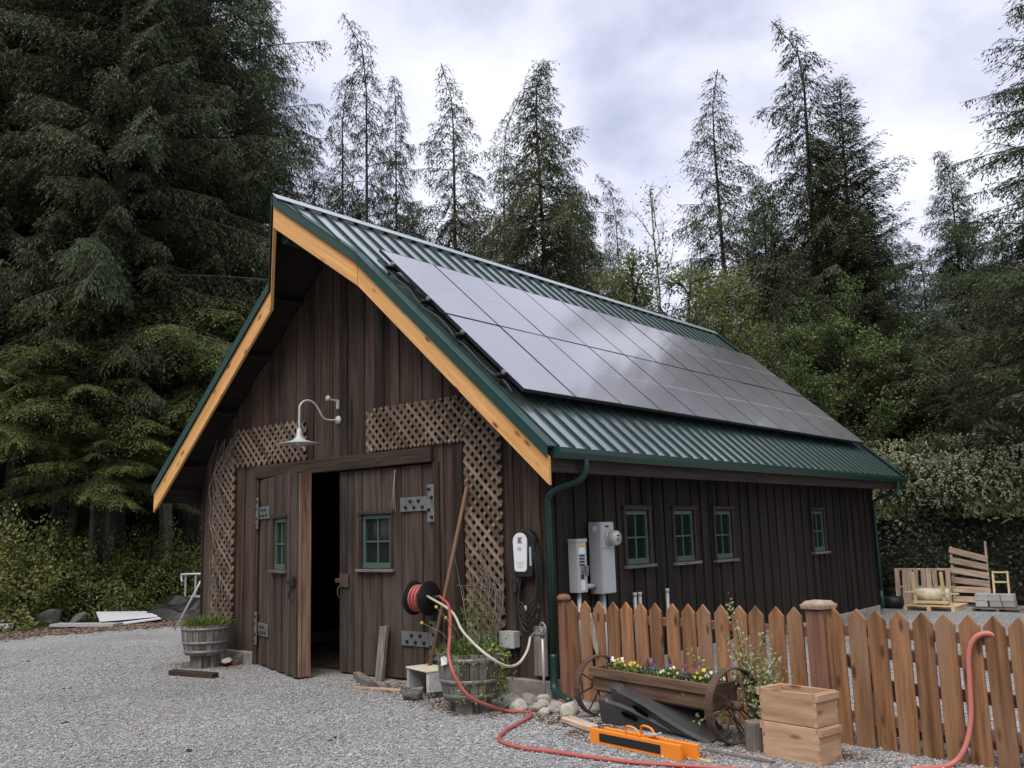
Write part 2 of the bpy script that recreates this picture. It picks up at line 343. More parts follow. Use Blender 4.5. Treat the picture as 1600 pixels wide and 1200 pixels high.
def curve(pts, n=8):                                          # Catmull-Rom through the points
    P = [Vector(p) for p in pts]; P = [P[0]*2-P[1]]+P+[P[-1]*2-P[-2]]; out = []
    for i in range(1, len(P)-2):
        for j in range(n):
            t = j/n; a, b, c, d = P[i-1:i+3]
            out.append(.5*((2*b)+(c-a)*t+(2*a-5*b+4*c-d)*t*t+(3*b-3*c+d-a)*t**3))
    out.append(P[-2]); return out
def copy_tree(o, parent=None):
    c = o.copy(); COL.objects.link(c); c.parent = parent
    for ch in list(o.children): copy_tree(ch, c)
    return c
V = Vector

# ------------------------------------------------------------------ ground
def sheet(name, poly, z, mat, kind='structure'):
    me = bpy.data.meshes.new(name); me.from_pydata([(x, y, z) for x, y in poly], [], [tuple(range(len(poly)))])
    me.materials.append(mat); o = bpy.data.objects.new(name, me); COL.objects.link(o); o['kind'] = kind; return o
sheet('ground', [(-600, -600), (600, -600), (600, 600), (-600, 600)], -.02, M_DIRT)
_e = [(-13.6, -14), (-13.2, -6), (-12.2, -2.5), (-12.3, -.6), (-11.6, .4), (-11.9, 1.6), (-11.0, 2.6), (-11.3, 4.0), (-10.2, 5.2), (-10.5, 7.5), (-8, 10.5), (-4.5, 11.3), (-1, 11.6), (2, 11.5), (8, 11.6), (16, 11), (18, -14)]
_p = []
for i in range(len(_e)-1):
    a, b = V(_e[i]), V(_e[i+1]); k = max(2, int((b-a).length/.25))
    for j in range(k):
        q = a.lerp(b, j/k); w = .16*math.sin(q.x*5.1+q.y*3.7)+.1*math.sin(q.x*11-q.y*9.3)
        _p.append((q.x+w*.8, q.y+w*.5 if q.y < 11.9 else q.y))
_p.append(_e[-1])
sheet('gravel_yard', _p, 0, M_GRAVEL)
# ------------------------------------------------------------------ barn
W, LEN = 6.02, 9.32
XO, ZE, ZR, O1, PROW, YB = .4226, 2.33, 5.457, .504, 1.06, 9.75
XR = -W/2; HALF = W/2+XO; SL = (ZR-ZE)/HALF; TH = math.atan(SL); SLEN = math.hypot(HALF, ZR-ZE); KX = .814
BARN = thing('barn', 'dark weathered board barn with green metal roof and new fir barge boards', 'barn', (0, 0, 0))
DX0, DX1, DX2, DZ = -4.66, -3.095, -1.53, 2.34
def ztop(x): return ZR-SL*abs(x-XR)-.13
def siding(name, mat, org, ax, nrm, length, zb, topf, opens=(), wmin=.12, wmax=.2, seed=1, parent=BARN):
    """Vertical boards, alternately under and over one another, cut round the openings."""
    rg = random.Random(seed); b = mb(); org, ax, nrm = V(org), V(ax), V(nrm); cuts = sorted({0, length}|{q for o in opens for q in o[:2]})
    k = 0
    for s0, s1 in zip(cuts, cuts[1:]):
        x = s0
        while x < s1-1e-6:
            w = rg.uniform(wmin, wmax); x2 = x+w
            if s1-x2 < .07: x2 = s1
            over = k % 2; k += 1; d0 = -.03; d1 = .013+rg.uniform(0, .005) if over else rg.uniform(-.004, 0)
            e = .012 if over else 0
            xm = (x+x2)/2; iv = [[zb-rg.uniform(0, .02), None]]
            for (a, c, z0, z1) in opens:
                if a-1e-6 <= xm <= c+1e-6:
                    iv[-1][1] = z0; iv.append([z1, None])
            for z0, z1 in iv:
                za, zc = (topf(x), topf(x2)) if z1 is None else (z1, z1)
                if min(za, zc)-z0 < .01: continue
                g = .0015
                def pt(s_, d_, z_): return org+ax*s_+nrm*d_+V((0, 0, z_))
                lo = [pt(x-e+g, d0, z0), pt(x2+e-g, d0, z0), pt(x2+e-g, d1, z0), pt(x-e+g, d1, z0)]
                hi = [pt(x-e+g, d0, za), pt(x2+e-g, d0, zc), pt(x2+e-g, d1, zc), pt(x-e+g, d1, za)]
                b.hexa(lo, hi, rg.random())
            x = x2
    return b.build(name, mat, parent, bevel=.003)
siding('front_wall', M_SIDING, (-W, 0, 0), (1, 0, 0), (0, -1, 0), W, .16, lambda s: ztop(s-W), [(DX0+W, DX2+W, -1, DZ)], seed=3)
WINS = [(1.60, .47, 1.17, 1.755), (2.64, .46, 1.16, 1.755), (3.645, .46, 1.15, 1.75), (6.75, .45, 1.14, 1.745)]
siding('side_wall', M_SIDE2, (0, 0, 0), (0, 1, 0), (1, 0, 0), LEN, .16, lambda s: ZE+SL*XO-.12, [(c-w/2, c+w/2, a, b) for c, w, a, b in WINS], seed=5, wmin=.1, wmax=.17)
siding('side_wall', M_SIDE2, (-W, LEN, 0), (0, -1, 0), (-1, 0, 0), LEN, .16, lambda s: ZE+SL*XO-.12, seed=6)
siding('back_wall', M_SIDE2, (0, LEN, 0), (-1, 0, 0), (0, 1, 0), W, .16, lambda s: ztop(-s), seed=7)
b = mb()
for a, c in (((-W-.02, -.06, -.3), (DX0-.09, .1, .155)), ((DX2+.09, -.06, -.3), (.03, .1, .155)), ((-.1, .1, -.3), (.03, LEN+.03, .155)), ((-W-.02, .1, -.3), (-W+.1, LEN+.03, .155)), ((-W+.1, LEN-.1, -.3), (-.1, LEN+.03, .155))): b.bb(a, c)
b.build('foundation', M_CONC, BARN, bevel=.01)
# door frame and header
mb().bb((DX0-.09, -.055, -.02), (DX0-.005, .02, DZ)).build('door_jamb', M_TRIM, BARN, bevel=.006)
mb().bb((DX2+.005, -.04, 0), (DX2+.10, .02, DZ)).build('door_jamb', M_TRIM, BARN, bevel=.006)
b = mb(); b.bb((DX0-.07, -.075, DZ), (DX2+.02, .0, DZ+.165)); b.build('header_beam', M_TRIM, BARN, bevel=.008)
b = mb(); b.bb((DX0-.1, -.1, -.05), (DX2+.1, .15, .006)); b.build('threshold', M_CONC, BARN)
# ---- windows
def sash(px, py, pz, ax, nrm, w, h, parent, name='window', sill=True, casing=True, cw=.045, mat_s=None):
    """px.. = centre of the opening; ax = direction across, nrm = outward."""
    c = V((px, py, pz)); ax = V(ax); nrm = V(nrm); up = V((0, 0, 1)); A = (ax, nrm, up)
    f = mb(); t = .042
    f.box(c+up*(h/2-t/2)+nrm*-.005, (w, .035, t), A); f.box(c-up*(h/2-t*.75)+nrm*-.004, (w, .04, t*1.5), A)
    for sg in (-1, 1): f.box(c+ax*sg*(w/2-t/2)+nrm*-.006, (t, .034, h-t*2.5+.02), A)
    f.box(c+nrm*-.010, (.02, .022, h-t*2), A); f.box(c+nrm*-.0095, (w-t*2, .024, .02), A)
    win = f.build(name, M_SASH, parent, bevel=.003)
    g = mb(); g.box(c+nrm*-.02, (w-t*1.6, .004, h-t*1.8), A); g.build('pane', M_GLASS, win)
    if casing:
        k = mb()
        for sg in (-1, 1): k.box(c+ax*sg*(w/2+cw/2)+nrm*.012, (cw, .05, h+.02), A)
        k.box(c+up*(h/2+cw/2+.01)+nrm*.016, (w+cw*2.6, .06, cw), A); k.build('casing', M_TRIM if mat_s is None else mat_s, win, bevel=.003)
    if sill:
        k = mb(); k.box(c-up*(h/2+.022)+nrm*.03, (w+cw*2+.05, .085, .032), A); k.build('sill', M_GREYW if mat_s is None else M_TRIM, win, bevel=.004)
    return win
for c, w, a, b_ in WINS:
    sash(0, c, (a+b_)/2, (0, 1, 0), (1, 0, 0), w-.004, b_-a-.004, BARN, mat_s=None, cw=.05)
# dark inner linings so that the panes have a room behind them
b = mb(); b.bb((-W+.12, .12, -.01), (-.12, LEN-.12, .004)); b.build('floor_slab', M_DIRT, BARN)
# ---- roof
def RP(y, s, h, side=1):                                      # point on a slope: along the ridge, up from the eave, above the sheet
    x = XO-s*math.cos(TH)+h*math.sin(TH); z = ZE+s*math.sin(TH)+h*math.cos(TH)
    return V((x if side > 0 else 2*XR-x, y, z))
SK = SLEN-KX/math.cos(TH)                                      # distance up the slope of the rake's kink
def yfront(s): return -O1 if s <= SK else -O1-(PROW-O1)*(s-SK)/(SLEN-SK)
for side in (1, -1):
    d = mb()
    poly = [(-O1+.02, .02), (-O1+.02, SK), (-PROW+.02, SLEN), (YB-.02, SLEN), (YB-.02, .02)]
    d.prism([RP(y, s, -.05, side) for y, s in poly], RP(0, 0, -.006, side)-RP(0, 0, -.05, side), (0, 1, 0))
    d.build('roof_deck', M_SOFFIT, BARN)
    b = mb()
    poly = [(-O1, -.02), (-O1, SK), (-PROW, SLEN), (YB, SLEN), (YB, -.02)]
    b.prism([RP(y, s, 0, side) for y, s in poly], RP(0, 0, .006, side)-RP(0, 0, 0, side))
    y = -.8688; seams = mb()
    while y < YB-.05:
        s0 = -.02 if y > -O1 else SK+(SLEN-SK)*(-O1-y)/(PROW-O1)+.02
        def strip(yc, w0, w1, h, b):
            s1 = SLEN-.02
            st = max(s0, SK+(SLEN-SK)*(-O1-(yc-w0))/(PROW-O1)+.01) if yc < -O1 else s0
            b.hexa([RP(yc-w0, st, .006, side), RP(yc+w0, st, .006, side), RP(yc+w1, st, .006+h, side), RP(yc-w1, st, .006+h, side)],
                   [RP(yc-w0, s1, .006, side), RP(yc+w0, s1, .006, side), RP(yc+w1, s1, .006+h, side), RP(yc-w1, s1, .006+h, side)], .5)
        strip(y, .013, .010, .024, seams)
        for q in (.083, .166): strip(y+q, .006, .003, .0008, b)
        y += .2519
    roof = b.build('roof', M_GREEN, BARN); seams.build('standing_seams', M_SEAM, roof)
    # ridge cap, rake caps
    r = mb(); sg = side; pr_ = PROW+.02 if side > 0 else PROW-.06
    r.hexa([RP(-pr_, SLEN-.09, .036, side), RP(YB, SLEN-.09, .036, side), RP(YB, SLEN+.03, .036, side), RP(-pr_, SLEN+.03, .036, side)],
           [RP(-pr_, SLEN-.09, .044, side), RP(YB, SLEN-.09, .044, side), RP(YB, SLEN+.03, .044, side), RP(-pr_, SLEN+.03, .044, side)])
    r.build('ridge_cap', M_RIDGE, roof)
    r = mb()
    def edge(y0, s0, y1, s1, off, top, bot, th, mbd):        # a board along the rake: vertical faces, cut plumb
        A = RP(y0, s0, 0, side); B = RP(y1, s1, 0, side); dn = V((0, 0, 1)); t = (B-A); t.z = 0; n = V((t.y, -t.x, 0)).normalized()
        if n.y > 0: n = -n
        A = A+n*off; B = B+n*off
        mbd.hexa([A+dn*top, A+dn*bot, A+dn*bot-n*th, A+dn*top-n*th], [B+dn*top, B+dn*bot, B+dn*bot-n*th, B+dn*top-n*th], None, B-A)
    edge(-O1, -.02, -O1, SK, .03, .022, -.10, .012, r); edge(-O1, SK, -PROW, SLEN, .03, .022, -.10, .012, r)
    for (ya, sa, yb, sb) in ((-O1, -.02, -O1, SK), (-O1, SK, -PROW, SLEN)):
        r.hexa([RP(ya-.03, sa, .012, side), RP(ya+.11, sa, .012, side), RP(ya+.11, sa, .02, side), RP(ya-.03, sa, .02, side)],
               [RP(yb-.03, sb, .012, side), RP(yb+.11, sb, .012, side), RP(yb+.11, sb, .02, side), RP(yb-.03, sb, .02, side)])
    r.build('rake_trim', M_GREENT, roof); r = mb()
    r.hexa([RP(YB-.1, -.02, .034, side), RP(YB+.02, -.02, .034, side), RP(YB+.02, -.02, .04, side), RP(YB-.1, -.02, .04, side)],
           [RP(YB-.1, SLEN, .034, side), RP(YB+.02, SLEN, .034, side), RP(YB+.02, SLEN, .04, side), RP(YB-.1, SLEN, .04, side)])
    r.hexa([RP(YB+.022, -.02, .034, side), RP(YB+.03, -.02, .034, side), RP(YB+.03, -.02, -.08, side), RP(YB+.022, -.02, -.08, side)],
           [RP(YB+.022, SLEN, .034, side), RP(YB+.03, SLEN, .034, side), RP(YB+.03, SLEN, -.08, side), RP(YB+.022, SLEN, -.08, side)])
    r.build('rake_trim', M_GREENT, roof)
    for (ya, sa, yb, sb) in ((-O1, -.008, -O1, SK-.002), (-O1, SK, -PROW, SLEN-.004)):
        r = mb(); edge(ya, sa, yb, sb, .0, -.095, -.355, .038, r); r.build('barge_board', M_FIR, BARN, bevel=.003)
    # lookouts and eave rafters under the overhang
    for s in (.5, 1.5, 2.5, 3.4): mb().beam(RP(-O1+.06, s, -.10, side), RP(.0, s, -.10, side), .05, .09, RP(0, 0, 1, side)-RP(0, 0, 0, side)).build('lookout', M_SOFFIT, BARN)
    y = .5
    while y < LEN and side > 0:
        mb().beam(RP(y, .06, -.10, side), RP(y, .62, -.10, side), .05, .09, RP(0, 0, 1, side)-RP(0, 0, 0, side)).build('rafter_tail', M_SOFFIT, BARN); y += .61
    r = mb(); x0, x1 = (XO-.045, XO-.01) if side > 0 else (2*XR-XO+.01, 2*XR-XO+.045)
    r.bb((x0, -O1+.05, ZE-.235), (x1, YB-.02, ZE-.03)); r.build('fascia', M_TRIM, BARN)
    # gutter
    r = mb(); g0, g1 = (XO-.008, XO+.095) if side > 0 else (2*XR-XO-.095, 2*XR-XO+.008)
    sx = 1 if side > 0 else -1; xi, xe = (g0, g1) if side > 0 else (g1, g0)
    prof = [(0, -.01), (.004, -.01), (.004, -.102), (.062, -.102), (.092, -.055), (.092, -.012), (.103, -.012), (.103, -.058), (.068, -.112), (0, -.112)]
    ys, ye = -O1+.07, YB-.02
    r.prism([V((xi+sx*p, ys, ZE+q)) for p, q in prof], (0, ye-ys, 0), (0, 1, 0))
    for yy in (ys+.001, ye-.006): r.prism([V((xi+sx*p, yy, ZE+q)) for p, q in ((.004, -.013), (.004, -.101), (.062, -.101), (.09, -.056), (.09, -.013))], (0, .005, 0), (0, 1, 0))
    r.build('gutter', M_GREENT, BARN)
b = mb(); b.bb((XR-.06, -PROW+.16, ZR-.50), (XR+.06, 0, ZR-.14)); b.build('ridge_beam', M_GREENT, BARN, bevel=.004)
for yp, ym in ((-.045, 0), (9.2, 0)):
    r = mb()
    pth = curve([(XO+.05, yp+.06, ZE-.10), (XO+.05, yp+.06, ZE-.2), (XO-.02, yp+.05, ZE-.3), (.16, yp+.02, ZE-.37), (.06, yp, ZE-.45), (.055, yp, ZE-.58)], 6)
    r.tube(pth+[V((.055, yp, .4))], .031, 10)
    if yp < 1: r.tube(curve([(.055, yp, .41), (.055, yp, .2), (.08, yp-.03, .09), (.2, yp-.1, .055), (.42, yp-.26, .05)], 6), .036, 10)
    else: r.tube([(.055, yp, .41), (.055, yp, .1)], .036, 10)
    r.build('downpipe', M_GREENT, BARN, smooth=True)
# ---- doors
def T(o, ang):                                                # door-local frame: along the leaf, outward, up
    a = math.radians(ang); return V(o), V((math.cos(a), math.sin(a), 0)), V((math.sin(a), -math.cos(a), 0))
def make_door(org, ang, sgn, label):
    """sgn=+1: leaf runs to +x from its hinge, -1: to -x."""
    O, A, N = T(org, ang); A = A*sgn; wd = 1.55; rg = random.Random(int(abs(ang)*7)+9)
    def P(s, d, z): return O+A*s+N*d+V((0, 0, z))
    AX = (A, N, V((0, 0, 1)))
    b = mb(); x = 0; k = 0; win = (.66, 1.15, 1.195, 1.80)
    while x < wd-1e-6:
        for q in win[:2]:
            if x < q-1e-6: nx = q; break
        else: nx = wd
        n = max(1, round((nx-x)/.16)); w = (nx-x)/n
        for i in range(n):
            d1 = .012*(k % 2)+rg.uniform(-.002, .002); k += 1; xc = x+w*(i+.5)
            iv = [(.03-rg.uniform(0, .015), win[2]), (win[3], DZ-.015)] if win[0] < xc < win[1] else [(.03-rg.uniform(0, .02), DZ-.015)]
            for z0, z1 in iv: b.box(P(xc, (d1-.06)/2, (z0+z1)/2), (w-.004, d1+.06, z1-z0), AX, rg.random(), 2)
        x = nx
    door = b.build('door', M_DOOR, BARN, bevel=.003)
    if label: door['label'] = label
    f = mb()
    for z0, z1 in ((.05, .2), (2.15, 2.3)): f.box(P(wd/2-.02, -.10, (z0+z1)/2), (wd-.09, .08, z1-z0), AX)
    for z0, z1 in ((1.0, 1.15), (1.85, 2.0)): f.box(P(wd/2-.02, -.101, (z0+z1)/2), (wd-.09, .08, z1-z0), AX)
    f.box(P(.05, -.10, 1.15), (.09, .082, 2.2), AX); f.build('door_brace', M_DOOR, door)
    f = mb(); f.box(P(wd-.045+.012, -.105, 1.165), (.088, .11, 2.29), AX, None, 2); f.box(P(wd+.006, -.03, 1.165), (.03, .035, 2.29), AX, None, 2); f.build('edge_post', M_EDGE if sgn > 0 else M_DOOR, door, bevel=.005)
    c = P((win[0]+win[1])/2, -.01, (win[2]+win[3])/2)
    sash(c.x, c.y, c.z, A, N, win[1]-win[0]-.004, win[3]-win[2]-.004, door, 'window', cw=.045)
    for zc, zt in ((1.895, 1), (.455, 0)):
        h = mb()
        h.box(P(.28, .022, zc), (.42, .012, .155), AX)                      # strap on the leaf
        h.box(P(-.0, .04, zc), (.10, .012, .40), AX)                       # plate on the jamb
        for s_, z_ in ((.14, -.035), (.2, .035), (.27, -.035), (.33, .035), (.40, -.03)): h.lathe([(.017, 0), (.017, .014), (.009, .02)], P(s_, .028, zc+z_), 8, (A, V((0, 0, 1)), N), 0)
        for s_, z_ in ((-.02, -.15), (.02, -.07), (-.02, .06), (.018, .15)): h.lathe([(.017, 0), (.017, .014), (.009, .02)], P(s_, .046, zc+z_), 8, (A, V((0, 0, 1)), N), 0)
        ho = h.build('hinge', M_GALV, door, bevel=.002)
        h = mb()
        for s_, z_ in ((.14, -.035), (.2, .035), (.27, -.035), (.33, .035), (.40, -.03)): h.lathe([(.020, 0), (.020, .006), (.012, .022)], P(s_, .029, zc+z_), 8, (A, V((0, 0, 1)), N), 0)
        for s_, z_ in ((-.02, -.15), (.02, -.07), (-.02, .06), (.018, .15)): h.lathe([(.020, 0), (.020, .006), (.012, .022)], P(s_, .047, zc+z_), 8, (A, V((0, 0, 1)), N), 0)
        h.build('hinge_bolts', M_BLACK, door)
    l = mb()
    if sgn > 0:
        l.box(P(wd-.12, .035, 1.06), (.24, .04, .06), AX); l.box(P(wd-.06, .04, 1.12), (.16, .02, .03), AX)
        l.tube(curve([P(wd-.1, .02, 1.02), P(wd-.1, .06, .98), P(wd-.1, .065, .9), P(wd-.1, .02, .84)]), .008, 6)
    else:
        l.box(P(wd-.1, .025, 1.06), (.15, .02, .15), AX); l.box(P(wd-.0, .03, 1.06), (.09, .03, .05), AX)
        l.tube(curve([P(wd-.03, .02, 1.0), P(wd-.03, .06, .97), P(wd-.03, .06, .9), P(wd-.03, .02, .85)]), .009, 6)
    l.build('latch', M_BLACK if sgn > 0 else M_RUST, door, bevel=.003)
    return door
make_door((DX0+.01, -.03, 0), -19.5, 1, 'open weathered door leaf with rust red edge')
make_door((DX2-.01, -.005, 0), 0, -1, 'closed weathered door leaf')

# ------------------------------------------------------------------ solar panels
ORD = ['first', 'second', 'third', 'fourth', 'fifth', 'sixth', 'seventh', 'eighth', 'ninth', 'tenth', 'eleventh']
PY0, PW, PS = -.235, .873, (.76, 2.165)
nrm = RP(0, 0, 1)-RP(0, 0, 0); sdir = (RP(0, 1, 0)-RP(0, 0, 0)).normalized(); ydir = V((0, 1, 0))
for row in range(2):
    for c in range(11):
        o0 = RP(PY0+PW*c, PS[row], .105)
        lab = 'black solar panel, %s from the near gable in the %s row' % (ORD[c] if c < 10 else 'farthest', 'upper' if row else 'lower')
        t = thing('solar_panel', lab, 'solar panel', o0, 'solar panels on the barn roof')
        w, h = PW-.008, 1.392
        rg = random.Random(c*7+row); t.rotation_euler = (0, 0, 0)
        # meshes are laid out in the panel's own plane; the thing carries the tilt
        X, Y = ydir, sdir; mt = Matrix.Identity(4)
        for i in range(3): mt[i][0] = Y[i]; mt[i][1] = -X[i]; mt[i][2] = nrm[i]; mt[i][3] = o0[i]
        t.matrix_world = mt @ Matrix.Rotation(math.radians(rg.uniform(-.14, .14)), 4, 'Y') @ Matrix.Rotation(math.radians(rg.uniform(-.14, .14)), 4, 'X')
        ORG[t.name] = (0, 0, 0)
        if row == 0 and c == 0:
            g = mb(); g.bb((.008, -w+.008, .028), (h-.008, -.008, .0335)); G0 = g.build('cell_glass', M_SOLAR, t)
            f = mb()
            f.bb((0, -w, 0), (.009, 0, .035)); f.bb((h-.009, -w, 0), (h, 0, .035)); f.bb((.009, -.009, 0), (h-.009, 0, .035)); f.bb((.009, -w, 0), (h-.009, -w+.009, .035))
            F0 = f.build('panel_frame', M_PFRAME, t)
            l = mb(); l.bb((h/2-.0035, -w+.012, .0337), (h/2+.0035, -.012, .0347)); L0 = l.build('centre_line', M_PLINE, t)
        else:
            for q in (F0, G0, L0):
                n_ = q.copy(); COL.objects.link(n_); n_.parent = t
for i, s in enumerate((1.06, 1.80, 2.47, 3.22)):
    r = thing('mounting_rail', ['lowest', 'second lowest', 'second highest', 'highest'][i]+' black mounting rail under the solar panels', 'rail', RP(-.3, s, .07), 'rails under the solar panels')
    b = mb(); b.beam(RP(-.34, s, .078), RP(9.42, s, .078), .035, .045, nrm); b.build('rail', M_PFRAME, r)
    b = mb(); b.box(RP(-.262, s, .125), (.035, .045, .035), (ydir, sdir, nrm)); b.build('end_clamp', M_GALV, r, bevel=.003)
    b = mb()
    for y in range(8): b.box(RP(-.27+y*1.3, s-.03, .035), (.03, .02, .06), (ydir, sdir, nrm))
    b.build('roof_clamp', M_PFRAME, r)
b = mb(RP(-.3, 2, .06)); pts = [RP(-.30+.03*math.sin(i*1.3), .8+i*.2, .05+.015*math.sin(i*2.1)) for i in range(14)]
b.tube(curve(pts, 3), .012, 6); tag(b.build('cable_run', M_BLACK, None, True), 'black wiring along the near edge of the solar panels', 'cable')

# ------------------------------------------------------------------ lattice on the front wall
def lattice(label, x0, x1, z0, z1, skip=None, mat=M_LATT, step=.118, y=-.035, seed=1):
    """Two layers of diagonal laths clipped to the rectangle (and by skip(x,z))."""
    rg = random.Random(seed); t = thing('lattice_panel', label, 'trellis', ((x0+x1)/2, y, z0), 'lattice trellis on the front wall')
    for lay in (0, 1):
        b = mb(); d = 1 if lay == 0 else -1; k = z0-(x1-x0)*1.2-1
        w = .0185
        while k < z1+(x1-x0)+1:
            # lath centre line z = k + d*(x-x0)
            xs = [x0, x1]; 
            if d > 0: a = max(x0, x0+(z0-k)); c = min(x1, x0+(z1-k))
            else: a = max(x0, x0-(z1-k)); c = min(x1, x0-(z0-k))
            if c-a > .03:
                n = max(1, int((c-a)/.05)); run = None
                for i in range(n+1):
                    xx = a+(c-a)*i/n; zz = k+d*(xx-x0); ok = not (skip and skip(xx, zz))
                    if ok and run is None: run = xx
                    if (not ok or i == n) and run is not None:
                        e = xx
                        if e-run > .04: b.beam((run, y-.009*lay-.004, k+d*(run-x0)), (e, y-.009*lay-.004, k+d*(e-x0)), .007, w*2, (0, 1, 0) if 0 else (0, 0, 1), rg.random())
                        run = None
            k += step*1.0
        b.build('lath_layer', mat, t)
    return t
def under(x, z): return z > ztop(x)-.30
lattice('grey wooden lattice above the right door, wide horizontal panel', -2.575, -1.04, 2.53, 3.02, lambda x, z: z > 3.04 or under(x, z), seed=2)
lattice('tall wooden lattice right of the doors behind the flower barrel', -1.03, -.53, .50, 3.0, lambda x, z: under(x, z), y=-.045, seed=3)
lattice('grey wooden lattice above the open left door beside the barn lamp', -5.50, -3.70, 2.52, 3.02, lambda x, z: under(x, z), seed=4)
lattice('tall vine-covered lattice on the left end of the front wall', -5.70, -5.20, .55, 2.9, lambda x, z: under(x, z), y=-.045, seed=5)
# dry vine stems in the left lattice
b = mb((-5.5, -.1, .5)); rg = random.Random(11)
for i in range(9):
    x = rg.uniform(-5.68, -5.25); pts = []
    z = .5
    while z < 3.0:
        pts.append((x, -.08-rg.random()*.03, z)); z += .22; x = min(max(x+rg.uniform(-.12, .12), -5.72), -5.18) if z < 2.5 else x+rg.uniform(0, .25)
    b.tube(curve(pts, 3), rg.uniform(.003, .006), 4)
tag(b.build('climbing_vine', M_PALETWIG, None), 'bare vine stems woven through the left lattice', 'vine')

# ------------------------------------------------------------------ things on the front wall
lx, lz = -3.105, 2.956
t = thing('barn_lamp', 'gooseneck barn lamp with a wide grey-white shade over the doorway', 'lamp', (lx, 0, lz))
b = mb(); b.lathe([(.052, 0), (.052, .012), (.03, .03), (.014, .035)], (lx, -.02, lz), 20, (V((1, 0, 0)), V((0, 0, 1)), V((0, -1, 0)))); b.build('wall_plate', M_OFFW, t, True)
Ld = .60
b = mb(); b.tube(curve([(lx, -.03, lz), (lx, -.18, lz-.01), (lx, -.26, lz+.02), (lx, -.34, lz+.13), (lx, -.42, lz+.19), (lx, -.52, lz+.19), (lx, -Ld+.01, lz+.13), (lx, -Ld, lz+.04), (lx, -Ld, lz-.16)], 6), .0115, 10); b.build('gooseneck', M_OFFW, t, True)
b = mb(); zc = lz-.155
b.lathe([(.012, .02), (.028, .0), (.032, -.075), (.05, -.10), (.085, -.125), (.155, -.145), (.245, -.160), (.245, -.166), (.15, -.155), (.03, -.12)], (lx, -Ld, zc), 32); b.build('shade', M_OFFW, t, True)
b = mb(); b.lathe([(.02, 0), (.032, -.03), (.034, -.06), (.015, -.085)], (lx, -Ld, zc-.10), 14); b.build('bulb_jar', M_METER, t, True)
t = thing('wall_sensor', 'small pale bracket fixed to the wall above the barn lamp', 'bracket', (-3.1, -.02, 3.15))
b = mb(); b.beam((-3.10, -.035, 3.09), (-3.10, -.035, 3.2), .03, .03); b.beam((-3.10, -.05, 3.19), (-3.12, -.15, 3.2), .02, .02); b.build('arm', M_OFFW, t, bevel=.004)
b = mb(); b.lathe([(.012, 0), (.03, .02), (.034, .045)], (-3.12, -.14, 3.2), 12, basis((0, 0, 1))[::-1] if 0 else (V((1, 0, 0)), V((0, .3, 1)).normalized(), V((0, -1, .3)).normalized())); b.build('head', M_OFFW, t, True)
# charger
t = thing('car_charger', 'white and black wall charger with looped black cable', 'charger', (-.24, -.03, 1.35))
def rrect(w, h, r, n=6, wb=None):
    pts = []; wb = w if wb is None else wb
    for cx, cz, a0, ww in ((w/2-r, h/2-r, 0, 1), (-w/2+r, h/2-r, 90, 1), (-wb/2+.03, -h/2+.03, 180, 0), (wb/2-.03, -h/2+.03, 270, 0)):
        rr = r if ww else .03
        for i in range(n+1):
            a = math.radians(a0+90*i/n); pts.append((cx+rr*math.cos(a), cz+rr*math.sin(a)))
    return pts
b = mb(); cx, cz = -.225, 1.352
b.prism([V((cx+p, -.022, cz+q)) for p, q in rrect(.27, .46, .12, 8, .2)], (0, -.075, 0)); b.build('charger_body', M_BLACK, t, bevel=.012, seg=2)
b = mb(); b.prism([V((cx-.035+p, -.098, cz+.01+q)) for p, q in rrect(.178, .375, .085, 8, .15)], (0, -.016, 0)); fp = b.build('face_plate', M_WHITE, t, bevel=.005, seg=2)
b = mb(); yy = -.1148; mx_, mz_ = cx-.03, cz+.125        # square emblem with a notched K
for a, c in (((-.026, -.028), (-.019, .028)), ((-.019, .021), (.028, .028)), ((-.019, -.028), (.028, -.021)), ((-.012, -.018), (-.004, .018))): b.bb((mx_+a[0], yy-.002, mz_+a[1]), (mx_+c[0], yy, mz_+c[1]))
for dz in (1, -1): b.beam((mx_-.004, yy-.001, mz_), (mx_+.02, yy-.001, mz_+dz*.017), .002, .007, (0, 1, 0) if 0 else (0, 0, 1))
b.build('emblem', M_STBLK, fp)
b = mb(); b.bb((cx-.065, yy-.001, cz+.025), (cx-.015, yy, cz+.06))
for i, w_ in ((0, .055), (1, .04), (2, .03)): b.bb((cx-.035-w_, yy-.001, cz-.09-i*.022), (cx-.035+w_, yy, cz-.084-i*.022))
b.build('printed_lines', M_STGRY, fp)
b = mb(); b.bb((cx+.07, -.10, cz-.12), (cx+.095, -.085, cz+.06)); b.build('side_label', M_STGRY, t)
b = mb(); b.prism([V((-.36+p, -.022, 1.05+q)) for p, q in rrect(.10, .11, .03, 4)], (0, -.06, 0)); b.tube([(-.36, -.085, 1.05), (-.35, -.10, .98), (-.34, -.06, .86)], [.026, .022, .013], 10); b.build('plug_holster', M_BLACK, t, bevel=.006)
b = mb(); rg = random.Random(5)
for i in range(4):
    x0 = -.37+.02*i; x1 = -.06-.012*i; zb = .66+.045*i
    b.tube(curve([(x1-.03, -.05-.012*i, 1.45-.02*i), (x1+.012, -.06-.012*i, 1.25), (x1+.01, -.06-.012*i, .95), (x1-.06, -.065-.012*i, zb+.08), (-.215, -.07-.012*i, zb), (x0+.05, -.065-.012*i, zb+.08), (x0, -.06-.012*i, .9), (x0+.01, -.055, 1.12), (x0+.05, -.05, 1.2+.02*i)], 5), .0085, 7)
b.tube(curve([(-.34, -.06, .86), (-.30, -.09, .70), (-.2, -.1, .60), (-.1, -.09, .72), (-.12, -.05, .8)], 6), .0085, 7)
b.build('charging_cable', M_BLACK, t, True)
